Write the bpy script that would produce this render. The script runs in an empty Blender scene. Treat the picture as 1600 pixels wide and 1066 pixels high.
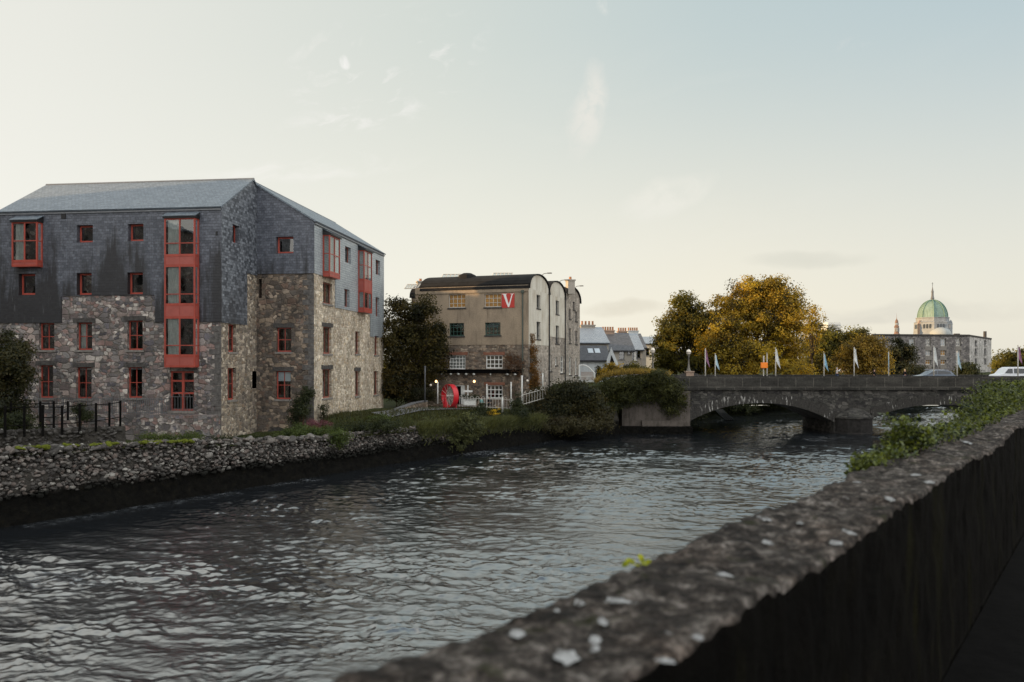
import bpy, math, random
import numpy as np
from mathutils import Vector, Matrix, Quaternion
R = math.radians
rnd = random.Random(7)
nr = np.random.default_rng(11)
# camera constants used to place measured features: focal length in photo pixels, horizon row, eye height over the water
F = 1244.0; HZ = 565.0; H = 8.3
SC = bpy.context.scene
C = SC.collection
V3 = lambda *a: Vector(a)

def at(px, py, Y):
    return Vector(((px-800)/F*Y, Y, H-(py-HZ)/F*Y))

# ------------------------------------------------------------------ materials
class NT:
    def __init__(s, name):
        s.mat = bpy.data.materials.new(name); s.mat.use_nodes = True
        s.t = s.mat.node_tree; s.t.nodes.clear()
        s.out = s.t.nodes.new('ShaderNodeOutputMaterial')
    def n(s, typ, props=None, **ins):
        nd = s.t.nodes.new('ShaderNode'+typ)
        for k, v in (props or {}).items(): setattr(nd, k, v)
        for k, v in ins.items():
            sk = nd.inputs[int(k[1:])] if k[0] == 'i' and k[1:].isdigit() else nd.inputs[k.replace('_', ' ')]
            if isinstance(v, bpy.types.NodeSocket): s.t.links.new(v, sk)
            else:
                if hasattr(sk.default_value, '__len__') and len(sk.default_value) == 4 and len(v) == 3: v = (*v, 1)
                sk.default_value = v
        return nd
    def uv(s): return s.n('UVMap').outputs[0]
    def obj(s): return s.n('NewGeometry').outputs['Position']
    def scale(s, v, x, y, z=1.0): return s.n('VectorMath', {'operation': 'MULTIPLY'}, i0=v, i1=(x, y, z)).outputs[0]
    def noise(s, v, sc, det=4.0, rough=.55, dist=0.0):
        return s.n('TexNoise', None, Vector=v, Scale=sc, Detail=det, Roughness=rough, Distortion=dist).outputs[0]
    def noisec(s, v, sc, det=2.0):
        return s.n('TexNoise', None, Vector=v, Scale=sc, Detail=det).outputs[1]
    def ramp(s, f, stops, interp='LINEAR'):
        nd = s.n('ValToRGB', None, Fac=f); cr = nd.color_ramp; cr.interpolation = interp
        while len(cr.elements) < len(stops): cr.elements.new(.5)
        for e, (p, c) in zip(cr.elements, stops):
            e.position = p; c = (c, c, c) if not hasattr(c, '__len__') else c
            e.color = (*c, 1)
        return nd.outputs[0]
    def mix(s, f, a, b, mode='MIX'):
        nd = s.n('Mix', {'data_type': 'RGBA', 'blend_type': mode}, i0=f, i6=a, i7=b); return nd.outputs[2]
    def math(s, op, a, b=0.0, clamp=False): return s.n('Math', {'operation': op, 'use_clamp': clamp}, i0=a, i1=b).outputs[0]
    def sep(s, v): return s.n('SeparateXYZ', None, i0=v).outputs
    def bump(s, h, st=.5, d=.05, nrm=None):
        nd = s.n('Bump', None, Height=h, Strength=st, Distance=d)
        if nrm is not None: s.t.links.new(nrm, nd.inputs['Normal'])
        return nd.outputs[0]
    def bsdf(s, col, rough=.8, spec=.3, metal=0.0, nrm=None, **kw):
        p = s.n('BsdfPrincipled')
        for k, v in (('Base Color', col), ('Roughness', rough), ('Specular IOR Level', spec), ('Metallic', metal)):
            if isinstance(v, bpy.types.NodeSocket): s.t.links.new(v, p.inputs[k])
            else: p.inputs[k].default_value = (*v, 1) if hasattr(v, '__len__') else v
        if nrm is not None: s.t.links.new(nrm, p.inputs['Normal'])
        for k, v in kw.items():
            k = k.replace('_', ' ')
            if isinstance(v, bpy.types.NodeSocket): s.t.links.new(v, p.inputs[k])
            else: p.inputs[k].default_value = v
        return p.outputs[0]
    def done(s, sh):
        s.t.links.new(sh, s.out.inputs[0]); return s.mat

M = {}
def g3(v): return (v, v, v)

def m_plain(name, col, rough=.6, spec=.4, metal=0.0, var=.25, sc=6.0, bump=.15):
    t = NT(name); p = t.obj()
    n = t.noise(p, sc, 5)
    c = t.mix(1.0, (*col, 1), t.ramp(n, [(.3, g3(1-var)), (.7, g3(1+var*.4))]), 'MULTIPLY')
    M[name] = t.done(t.bsdf(c, rough, spec, metal, t.bump(n, bump, .02)))

def m_rubble(name, cols, mortar, sx, sy, mw=.05, fine=1.0, stain=.5, moss=None, bumpd=.06, lichen=0.0):
    t = NT(name); uv = t.uv()
    d = t.noisec(uv, 1.3, 3)
    w = t.n('VectorMath', {'operation': 'MULTIPLY_ADD'}, i0=d, i1=(.26, .16, 0), i2=uv).outputs[0]
    def layer(ax, ay, mwid):
        q = t.scale(w, 1/ax, 1/ay)
        vo = t.n('TexVoronoi', {'voronoi_dimensions': '2D', 'feature': 'F1', 'distance': 'MINKOWSKI'}, Vector=q, Scale=1.0, Randomness=.8, Exponent=4.0)
        v2 = t.n('TexVoronoi', {'voronoi_dimensions': '2D', 'feature': 'F2', 'distance': 'MINKOWSKI'}, Vector=q, Scale=1.0, Randomness=.8, Exponent=4.0)
        ed = t.math('MULTIPLY', t.math('SUBTRACT', v2.outputs['Distance'], vo.outputs['Distance']), .6)
        r = t.sep(vo.outputs['Color'])
        return r, ed
    r1, e1 = layer(sx, sy, mw); r2, e2 = layer(sx*.5, sy*.62, mw)
    sel = t.ramp(t.noise(uv, .9, 2), [(.47, 0.0), (.53, 1.0)])
    k = len(cols)
    st = [((i+.5)/k, c) for i, c in enumerate(cols)]
    ca = t.ramp(r1[0], st, 'CONSTANT'); cb = t.ramp(r2[1], st, 'CONSTANT')
    col = t.mix(sel, ca, cb)
    val = t.mix(sel, t.ramp(r1[2], [(0, .62), (1, 1.3)]), t.ramp(r2[2], [(0, .62), (1, 1.3)]))
    col = t.mix(1.0, col, val, 'MULTIPLY')
    edge = t.mix(sel, e1, e2)
    fn = t.noise(uv, 9.0*fine, 6, .7)
    col = t.mix(1.0, col, t.ramp(fn, [(.25, .55), (.75, 1.35)]), 'MULTIPLY')
    mm = t.ramp(edge, [(mw*.5, 1.0), (mw*1.6, 0.0)])
    col = t.mix(mm, col, (*mortar, 1))
    big = t.noise(t.scale(uv, 1, .45), .55, 4, .6)
    col = t.mix(stain, col, t.mix(1.0, col, t.ramp(big, [(.35, .42), (.62, 1.25)]), 'MULTIPLY'))
    if lichen:
        li = t.ramp(t.noise(uv, 3.1, 5, .7), [(.64, 0.0), (.69, lichen)])
        col = t.mix(li, col, (.42, .41, .37, 1))
    if moss:
        mo = t.ramp(t.noise(uv, .8, 5, .65), [(.55, 0.0), (.66, .7)])
        col = t.mix(mo, col, (*moss, 1))
    hgt = t.math('ADD', t.ramp(edge, [(0, 0.0), (mw*2.4, 1.0)]), t.math('MULTIPLY', fn, .55))
    M[name] = t.done(t.bsdf(col, .88, .25, 0, t.bump(hgt, .9, bumpd)))

def m_slate(name, c1, c2, stain, srow=.21, swid=.30, stv=(.38, .6), rough=.5, spec=.45, grp=0.0):
    t = NT(name); uv = t.uv()
    br = t.n('TexBrick', {'offset': .5}, Vector=uv, Color1=(*c1, 1), Color2=(*c2, 1), Mortar=(.035, .038, .044, 1), Scale=1.0,
             Mortar_Size=.009, Mortar_Smooth=.2, Bias=-.1, Brick_Width=swid, Row_Height=srow)
    col = br.outputs[0]
    vn = t.noise(uv, 7, 5, .65)
    col = t.mix(1.0, col, t.ramp(vn, [(.3, .65), (.72, 1.35)]), 'MULTIPLY')
    s1 = t.noise(t.scale(uv, .62, .11), 1.0, 5, .62)
    s2 = t.noise(t.scale(uv, 3.2, .3), 1.0, 4, .6)
    s = t.math('ADD', t.math('MULTIPLY', s1, .75), t.math('MULTIPLY', s2, .25))
    v = t.sep(uv)[1]
    s = t.math('ADD', s, t.n('MapRange', None, i0=v, i1=11.5, i2=19.5, i3=-.16, i4=.15).outputs[0])
    col = t.mix(t.ramp(s, [(stv[0], 1.0), (stv[1], 0.0)]), col, t.mix(.88, col, (*stain, 1)))
    pale = t.ramp(t.noise(t.scale(uv, 2.6, .5), 1.0, 4, .7), [(.6, 0.0), (.75, .35)])
    col = t.mix(pale, col, (.2, .2, .21, 1))
    hg = t.math('ADD', t.math('MULTIPLY', br.outputs[1], -.8), t.math('MULTIPLY', vn, .5))
    # each course overlaps the one below it
    fr = t.math('FRACT', t.math('DIVIDE', v, srow))
    hg = t.math('SUBTRACT', hg, t.math('MULTIPLY', fr, .6))
    M[name] = t.done(t.bsdf(col, rough, spec, 0, t.bump(hg, .7, .03)))

def m_render(name, col, dirt, sc=.7, rough=.9):
    t = NT(name); uv = t.uv()
    n = t.noise(t.scale(uv, 1.0, .45), sc, 6, .65); f = t.noise(uv, 8, 5)
    c = t.mix(t.ramp(n, [(.42, 0.0), (.72, .85)]), (*col, 1), (*dirt, 1))
    st = t.ramp(t.noise(t.scale(uv, 2.2, .16), 1.0, 4, .6), [(.56, 0.0), (.74, .6)])
    c = t.mix(st, c, (*[x*.5 for x in dirt], 1))
    c = t.mix(1.0, c, t.ramp(f, [(.3, .85), (.7, 1.1)]), 'MULTIPLY')
    M[name] = t.done(t.bsdf(c, rough, .2, 0, t.bump(f, .25, .02)))

def m_leaf(name, dark, light, trans=.35, rough=.6, autumn=None, af=.0):
    t = NT(name)
    a = t.n('Attribute', {'attribute_name': 'tint'}).outputs['Fac']
    c = t.ramp(a, [(0, dark), (1, light)])
    if autumn:  # warm patches, also standing in for golden sun highlights on the crowns
        big = t.noise(t.obj(), .12, 3)
        k = t.math('MULTIPLY', t.ramp(big, [(.42, 0.0), (.6, 1.0)]), t.ramp(a, [(.2, 0.0), (.9, 1.0)]))
        c = t.mix(t.math('MULTIPLY', k, af), c, (*autumn, 1))
    p = t.bsdf(c, rough, .25)
    tr = t.n('BsdfTranslucent', None, Color=t.mix(1.0, c, (2.3, 2.0, 1.0, 1), 'MULTIPLY')).outputs[0]
    M[name] = t.done(t.n('MixShader', None, Fac=trans, i1=p, i2=tr).outputs[0])

def m_glass(name, tint=(.75, .8, .8), refl=.35):
    t = NT(name)
    fr = t.n('Fresnel', None, IOR=1.5).outputs[0]
    fac = t.n('MapRange', None, i0=fr, i1=0.0, i2=1.0, i3=refl*.35, i4=1.0).outputs[0]
    w = t.noise(t.obj(), .9, 2)
    gl = t.n('BsdfGlossy', None, Color=(.9, .92, .92, 1), Roughness=.02, Normal=t.bump(w, .08, .05)).outputs[0]
    tr = t.n('BsdfTransparent', None, Color=(*tint, 1)).outputs[0]
    M[name] = t.done(t.n('MixShader', None, Fac=fac, i1=tr, i2=gl).outputs[0])

def m_emit(name, col, st):
    t = NT(name)
    M[name] = t.done(t.n('Emission', None, Color=(*col, 1), Strength=st).outputs[0])

# building A
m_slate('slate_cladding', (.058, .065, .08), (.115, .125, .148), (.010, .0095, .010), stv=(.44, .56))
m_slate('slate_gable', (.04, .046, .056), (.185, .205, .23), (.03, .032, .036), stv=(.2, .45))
m_slate('slate_pale_lit', (0.240, 0.270, 0.285), (0.330, 0.367, 0.375), (0.135, 0.143, 0.150), stv=(.15, .5), rough=.42, spec=.6)  # paler slate copy: the right flank's brighter sky light put into the colour
m_slate('slate_roof', (.10, .125, .15), (.16, .19, .215), (.09, .105, .12), srow=.24, stv=(.2, .45), rough=.5)
m_slate('slate_old', (.07, .07, .075), (.11, .11, .115), (.05, .05, .05), srow=.3, swid=.4, stv=(.1, .3))
m_slate('slate_silver', (.22, .25, .28), (.28, .31, .34), (.18, .2, .22), srow=.3, swid=.4, stv=(.1, .3), rough=.4)
A_COLS = [(0.146, 0.132, 0.127), (0.218, 0.194, 0.180), (0.124, 0.115, 0.123), (0.276, 0.222, 0.195), (0.175, 0.141, 0.131), (0.350, 0.315, 0.281), (0.247, 0.165, 0.144), (0.152, 0.144, 0.138), (0.525, 0.473, 0.417)]
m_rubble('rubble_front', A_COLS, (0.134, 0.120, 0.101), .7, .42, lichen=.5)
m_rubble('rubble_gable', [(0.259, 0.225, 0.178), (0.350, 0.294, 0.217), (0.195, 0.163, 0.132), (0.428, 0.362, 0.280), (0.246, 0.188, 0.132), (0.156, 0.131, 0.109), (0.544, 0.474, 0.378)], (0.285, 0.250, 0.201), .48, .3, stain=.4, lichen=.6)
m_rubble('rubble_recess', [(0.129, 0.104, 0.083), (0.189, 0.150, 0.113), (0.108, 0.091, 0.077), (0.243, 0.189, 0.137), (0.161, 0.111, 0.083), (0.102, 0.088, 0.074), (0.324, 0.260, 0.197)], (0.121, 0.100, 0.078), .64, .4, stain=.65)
m_rubble('rubble_side_lit', [(0.444, 0.376, 0.286), (0.540, 0.468, 0.358), (0.364, 0.293, 0.215), (0.620, 0.546, 0.428), (0.404, 0.312, 0.203), (0.485, 0.416, 0.334), (0.701, 0.624, 0.500)], (0.485, 0.423, 0.328), .38, .28, mw=.06, stain=.45, lichen=.3)  # paler rubble for the right flank, its extra light put into the colour
m_rubble('rubble_mill', [(0.168, 0.134, 0.104), (0.239, 0.191, 0.142), (0.134, 0.109, 0.087), (0.295, 0.229, 0.164), (0.197, 0.140, 0.098), (0.351, 0.293, 0.218)], (0.168, 0.134, 0.104), .55, .3, stain=.6)
m_rubble('rubble_pale', [(0.297, 0.264, 0.220), (0.374, 0.330, 0.275), (0.242, 0.215, 0.182), (0.418, 0.374, 0.319), (0.330, 0.275, 0.220)], (0.330, 0.297, 0.253), .5, .35, mw=.08, stain=.5)
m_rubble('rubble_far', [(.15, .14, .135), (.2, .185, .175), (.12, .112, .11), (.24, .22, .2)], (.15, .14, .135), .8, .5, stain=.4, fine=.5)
m_rubble('rubble_flank_lit', [(.36, .35, .33), (.43, .42, .39), (.3, .29, .27), (.5, .48, .45)], (.38, .37, .35), .8, .5, stain=.6, fine=.5)  # lighter copy of the far rubble: sky light on the flank painted in
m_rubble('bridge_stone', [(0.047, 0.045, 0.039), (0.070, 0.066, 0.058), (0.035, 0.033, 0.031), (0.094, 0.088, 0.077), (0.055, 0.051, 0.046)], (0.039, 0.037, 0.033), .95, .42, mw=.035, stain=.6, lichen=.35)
m_plain('lintel_stone', (.07, .065, .06), .9, .2, var=.5, sc=5)
m_plain('sill_stone', (.2, .185, .165), .9, .2, var=.35, sc=5)
m_plain('red_paint', (.31, .055, .036), .45, .4, var=.22, sc=2.5)
m_plain('red_panel', (.31, .075, .058), .4, .45, var=.15, sc=2.5)
m_plain('red_wood', (.24, .08, .055), .6, .3, var=.35, sc=4)
m_plain('sign_red', (.42, .035, .025), .5, .4, var=.12)
m_plain('sculpture_red', (.5, .012, .02), .4, .45, var=.2)
m_plain('white_paint', (.7, .7, .66), .5, .4, var=.15)
m_plain('pole_paint', (.46, .44, .39), .5, .4, var=.15)
m_plain('green_paint', (.03, .075, .06), .5, .4)
m_plain('dark_metal', (.012, .012, .013), .5, .4)
m_plain('grey_metal', (.12, .125, .13), .45, .4, .3)
m_plain('black_wood', (.005, .0045, .004), .9, .08, var=.5, sc=8)
m_plain('pipe_green', (.07, .085, .07), .6, .3)
m_plain('interior', (.012, .011, .01), .9, .1)
m_plain('curtain', (.6, .6, .56), .9, .1, var=.2, sc=5)
m_plain('blind', (.62, .66, .7), .8, .2, var=.08)
m_plain('amber_pane', (.34, .18, .045), .55, .4, var=.45, sc=3)
m_plain('lead_flashing', (.16, .17, .18), .5, .5, .2)
m_plain('felt_roof', (.012, .0115, .011), .85, .2, var=.5, sc=1.5)
m_plain('terracotta', (.35, .17, .09), .8, .2, var=.3)
m_plain('bark', (.06, .048, .036), .95, .1, var=.5, sc=8, bump=.6)
m_plain('stem_brown', (.05, .035, .02), .9, .1)
m_plain('moss', (.1, .115, .015), .95, .1, var=.6, sc=9, bump=.8)
m_plain('asphalt', (.045, .045, .046), .9, .2, var=.3, sc=12)
m_plain('path_gravel', (.16, .16, .16), .95, .15, var=.35, sc=5)
m_plain('skylight_glass', (.45, .5, .53), .1, .6, var=.05)
m_plain('lamp_globe', (.75, .68, .58), .3, .4, var=.05)
m_plain('cast_iron', (.14, .13, .11), .6, .4, .2)
m_plain('orange_plastic', (.85, .22, .015), .5, .4, var=.1)
m_plain('skin', (.42, .24, .17), .6, .3, var=.08)
m_plain('cloth_white', (.62, .6, .56), .9, .1, var=.12)
m_plain('cloth_black', (.014, .014, .016), .9, .1)
m_plain('cloth_teal', (.16, .36, .34), .9, .1)
m_plain('cloth_denim', (.05, .07, .12), .9, .1)
m_plain('hair_grey', (.42, .4, .37), .8, .2)
m_plain('hair_dark', (.015, .011, .009), .7, .3)
m_plain('hair_blond', (.62, .43, .2), .7, .3)
m_plain('car_silver', (.13, .16, .2), .25, .6, .3, var=.05)
m_plain('van_white', (.68, .7, .72), .3, .5, var=.05)
m_plain('car_glass', (.02, .028, .034), .06, .7, var=.05, bump=.0)
m_plain('rubber', (.015, .015, .015), .85, .2)
m_plain('alloy', (.4, .4, .42), .35, .5, .8)
m_plain('tail_light', (.4, .01, .01), .3, .5)
m_plain('head_light', (.8, .82, .85), .15, .6)
m_plain('flag_white', (.66, .68, .66), .9, .1, var=.2, sc=3)
m_plain('flag_blue', (.28, .48, .6), .9, .1, var=.3, sc=2)
m_plain('flag_purple', (.3, .16, .24), .9, .1, var=.35, sc=2)
m_plain('flag_pale_blue', (.45, .6, .66), .9, .1, var=.25, sc=2)
m_plain('brick_red', (.22, .1, .065), .85, .2, var=.4, sc=7)
m_plain('limestone', (.245, .262, .27), .85, .2, var=.25, sc=.6)
m_plain('limestone_warm', (.33, .24, .18), .85, .2, var=.3, sc=.8)
m_plain('pale_cladding', (.55, .58, .58), .5, .3, var=.08)
m_plain('planter_white', (.6, .6, .56), .7, .2)
m_render('render_tan', (.30, .238, .168), (.17, .135, .10))
m_render('render_white', (.52, .5, .43), (.3, .25, .18), .6)
m_render('render_house', (.36, .33, .28), (.26, .235, .2), .5)
m_render('render_grey', (.5, .53, .53), (.4, .42, .42), .5)
m_render('concrete_stain', (.11, .094, .08), (.035, .03, .024), 1.6)
m_leaf('leaf_golden', (.025, .022, .005), (.36, .275, .032), .5, autumn=(.38, .225, .018), af=.5)
m_leaf('leaf_olive', (.016, .018, .005), (.15, .14, .022), .5, autumn=(.24, .14, .012), af=.2)
m_leaf('leaf_dark', (.010, .013, .005), (.035, .038, .011), .3, autumn=(.10, .055, .012), af=.35)
m_leaf('leaf_shrub', (.011, .016, .006), (.04, .048, .014), .28)
m_leaf('leaf_ivy', (.005, .011, .003), (.125, .155, .03), .28, .36)
m_leaf('leaf_yellow', (.3, .2, .01), (.6, .4, .02), .3)
m_leaf('leaf_feather', (.06, .046, .012), (.36, .25, .05), .5)
m_leaf('leaf_pink', (.1, .04, .05), (.2, .08, .1), .3)
m_leaf('leaf_creeper', (.05, .035, .012), (.22, .1, .02), .35)
m_leaf('grass_green', (.016, .018, .006), (.065, .068, .022), .35)
m_leaf('grass_sun_tint', (.09, .07, .02), (.36, .26, .07), .4)  # pale gold stands in for sunlight on the mound top
m_leaf('leaf_mound', (.016, .02, .006), (.075, .078, .02), .35)
m_leaf('leaf_corner', (.010, .012, .004), (.075, .062, .014), .4, autumn=(.12, .07, .012), af=.5)  # brownish gold share stands in for sun on the crown's top
m_glass('glass')
m_emit('lamp_lit', (1, .55, .22), 3.0)

def _special():
    # copper dome: patina with seams handled by geometry
    t = NT('dome_copper'); p = t.obj()
    n = t.noise(p, .35, 5); st = t.noise(t.scale(p, .9, .9, .12), 1.0, 4)
    c = t.ramp(n, [(.3, (.16, .235, .205)), (.7, (.22, .31, .27))])
    c = t.mix(t.ramp(st, [(.52, 0.0), (.7, .5)]), c, (.16, .2, .13, 1))
    M['dome_copper'] = t.done(t.bsdf(c, .7, .3))
    # parapet of the bridge: big worn blocks
    t = NT('parapet_stone'); uv = t.uv()
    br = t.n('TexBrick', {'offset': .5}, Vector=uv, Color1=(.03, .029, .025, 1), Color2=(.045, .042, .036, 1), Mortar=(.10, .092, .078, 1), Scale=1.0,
             Mortar_Size=.032, Brick_Width=2.05, Row_Height=1.07)
    f = t.noise(uv, 5, 6, .7); b = t.noise(t.scale(uv, .5, 1.6), .8, 4, .6)
    c = t.mix(1.0, br.outputs[0], t.ramp(f, [(.3, .6), (.75, 1.5)]), 'MULTIPLY')
    c = t.mix(1.0, c, t.ramp(b, [(.35, .6), (.65, 1.3)]), 'MULTIPLY')
    c = t.mix(t.ramp(t.noise(uv, 2.0, 6, .7), [(.62, 0.0), (.75, .5)]), c, (.14, .13, .115, 1))
    M['parapet_stone'] = t.done(t.bsdf(c, .9, .2, 0, t.bump(f, .5, .03)))
    # voussoirs with limewash streaks weeping from the joints
    t = NT('voussoir_stone'); uv = t.uv()
    f = t.noise(uv, 5, 6, .7)
    c = t.ramp(f, [(.3, (.02, .019, .017)), (.75, (.065, .06, .053))])
    sk = t.math('MULTIPLY', t.ramp(t.noise(t.scale(uv, 5.0, .9), 1.0, 3, .6), [(.56, 0.0), (.62, 1.0)]),
                t.ramp(t.noise(uv, .45, 3, .6), [(.5, 0.0), (.6, .9)]))
    c = t.mix(sk, c, (.4, .39, .36, 1))
    M['voussoir_stone'] = t.done(t.bsdf(c, .9, .2, 0, t.bump(f, .6, .04)))
    # loose quay stones, one tint per stone
    t = NT('quay_stone'); p = t.obj()
    a = t.n('Attribute', {'attribute_name': 'tint'}).outputs['Fac']
    c = t.ramp(a, [(0, (.035, .032, .029)), (.3, (.07, .065, .059)), (.55, (.105, .096, .087)), (.75, (.125, .099, .085)), (.9, (.165, .153, .137)), (1, (.29, .275, .245))])
    f = t.noise(p, 9, 6, .7)
    c = t.mix(1.0, c, t.ramp(f, [(.3, .5), (.72, 1.4)]), 'MULTIPLY')
    c = t.mix(t.ramp(t.noise(p, 3.5, 5, .7), [(.6, 0.0), (.68, .6)]), c, (.42, .42, .37, 1))
    z = t.sep(p)[2]
    wd = t.math('ADD', z, t.math('MULTIPLY', t.noise(p, .6, 4), -1.7))
    c = t.mix(t.ramp(wd, [(.55, 1.0), (1.0, 0.0)]), c, (.008, .008, .006, 1))
    M['quay_stone'] = t.done(t.bsdf(c, .9, .2, 0, t.bump(f, .7, .05)))
    # weed-black foot of the quay
    t = NT('quay_weed'); p = t.obj()
    f = t.noise(p, 2.5, 6, .7); k = t.n('TexVoronoi', None, Vector=p, Scale=2.2).outputs[0]
    c = t.ramp(f, [(.35, (.002, .002, .0018)), (.6, (.006, .0055, .004)), (.8, (.018, .015, .009))])
    c = t.mix(t.ramp(t.noise(p, 6, 5, .75), [(.68, 0.0), (.76, .3)]), c, (.06, .056, .05, 1))
    zz = t.math('ADD', t.sep(p)[2], t.math('MULTIPLY', t.noise(p, .6, 4), -1.7))
    c = t.mix(t.ramp(zz, [(.62, 0.0), (1.0, 1.0)]), c, t.mix(f, (.025, .023, .02, 1), (.085, .078, .068, 1)))
    M['quay_weed'] = t.done(t.bsdf(c, .9, .1, 0, t.bump(t.math('ADD', f, t.math('MULTIPLY', k, -.6)), 1.0, .25)))
    # old stepped river wall beside the bush: brown mossy stone
    # wall-top in the foreground: weathered, lichen blotched
    t = NT('wall_top'); p = t.obj()
    f = t.noise(p, 55, 6, .7); m = t.noise(p, 15, 7, .72); b = t.noise(p, 2.2, 4, .6)
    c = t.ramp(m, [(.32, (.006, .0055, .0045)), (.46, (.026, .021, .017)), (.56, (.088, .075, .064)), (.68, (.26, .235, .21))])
    c = t.mix(1.0, c, t.ramp(f, [(.32, .3), (.7, 1.7)]), 'MULTIPLY')
    c = t.mix(t.ramp(b, [(.5, 0.0), (.7, .7)]), c, t.mix(1.0, c, (1.14, .98, .87, 1), 'MULTIPLY'))
    # moss cushions on the top
    c = t.mix(t.ramp(t.noise(t.scale(p, 1, 1, .6), 7, 5, .7), [(.6, 0.0), (.66, .8)]), c, (.022, .024, .008, 1))
    li = t.noise(p, 16, 4, .6); l2 = t.noise(p, 3.0, 2)
    lm = t.math('MULTIPLY', t.ramp(li, [(.69, 0.0), (.73, .7)]), t.ramp(l2, [(.45, .25), (.6, 1.0)]))
    c = t.mix(lm, c, (.4, .4, .39, 1))
    M['wall_top'] = t.done(t.bsdf(c, .92, .2, 0, t.bump(t.math('ADD', m, t.math('MULTIPLY', f, .5)), .9, .035)))
    t = NT('wall_side_shade'); p = t.obj()  # street face painted near black for its shade, with some moss
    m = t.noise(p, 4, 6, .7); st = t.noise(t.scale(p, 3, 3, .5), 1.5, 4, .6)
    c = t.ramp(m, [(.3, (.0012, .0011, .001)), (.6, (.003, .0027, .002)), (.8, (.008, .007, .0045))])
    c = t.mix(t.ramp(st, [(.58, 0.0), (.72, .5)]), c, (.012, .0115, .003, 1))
    M['wall_side_shade'] = t.done(t.bsdf(c, .95, .04, 0, t.bump(m, .8, .05)))
    t = NT('lichen'); p = t.obj()
    f = t.noise(p, 40, 5, .7)
    M['lichen'] = t.done(t.bsdf(t.mix(t.ramp(t.noise(p, 26, 5, .7), [(.38, 1.0), (.5, 0.0)]), t.ramp(f, [(.3, (.17, .17, .165)), (.6, (.33, .335, .33))]), (.05, .043, .037, 1)), .95, .1, 0, t.bump(f, .6, .01)))
    # ground under the plants
    t = NT('bank_soil'); p = t.obj()
    f = t.noise(p, 1.2, 6, .65); g = t.noise(p, 5, 5)
    c = t.ramp(f, [(.35, (.022, .026, .010)), (.55, (.045, .055, .016)), (.7, (.06, .055, .035))])
    c = t.mix(1.0, c, t.ramp(g, [(.3, .6), (.7, 1.3)]), 'MULTIPLY')
    M['bank_soil'] = t.done(t.bsdf(c, .95, .1, 0, t.bump(g, .8, .1)))
    t = NT('paving'); p = t.obj()
    f = t.noise(p, 6, 6, .7)
    c = t.ramp(f, [(.3, (.002, .0019, .0017)), (.7, (.005, .0048, .0045))])
    M['paving'] = t.done(t.bsdf(c, .95, .05, 0, t.bump(f, .4, .02)))
    # river: dark water, fine ripples over the modelled waves
    t = NT('river_water'); p = t.obj()
    q = t.n('VectorRotate', {'rotation_type': 'Z_AXIS'}, Vector=p, Angle=R(-8)).outputs[0]
    r1 = t.noise(t.scale(q, .5, 1.5), 3.6, 6, .7, .5)
    r2 = t.noise(t.scale(q, .6, 1.5), 11.0, 5, .75, .4)
    pat = t.ramp(t.noise(t.scale(q, .5, 1.6), .11, 3, .6), [(.35, .35), (.65, 1.0)])
    cr = t.math('POWER', t.math('SUBTRACT', 1.0, t.math('MULTIPLY', t.math('ABSOLUTE', t.math('SUBTRACT', r1, .5)), 3.2), True), 3.0)
    hh = t.math('MULTIPLY', t.math('ADD', t.math('ADD', t.math('MULTIPLY', r1, .10), t.math('MULTIPLY', cr, .05)), t.math('MULTIPLY', r2, .075)), pat)
    nb = t.bump(hh, .9, .075)
    foam = t.n('Attribute', {'attribute_name': 'foam'}).outputs['Fac']
    fm = t.math('MULTIPLY', foam, t.ramp(t.noise(t.scale(q, .8, 2.0), 2.2, 6, .75), [(.5, 0.0), (.66, .8)]))
    c = t.mix(fm, (.010, .012, .014, 1), (.45, .48, .5, 1))
    M['river_water'] = t.done(t.bsdf(c, t.mix(fm, (.03, .03, .03, 1), (.6, .6, .6, 1)), .5, 0, nb, IOR=3.0))
_special()

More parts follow.
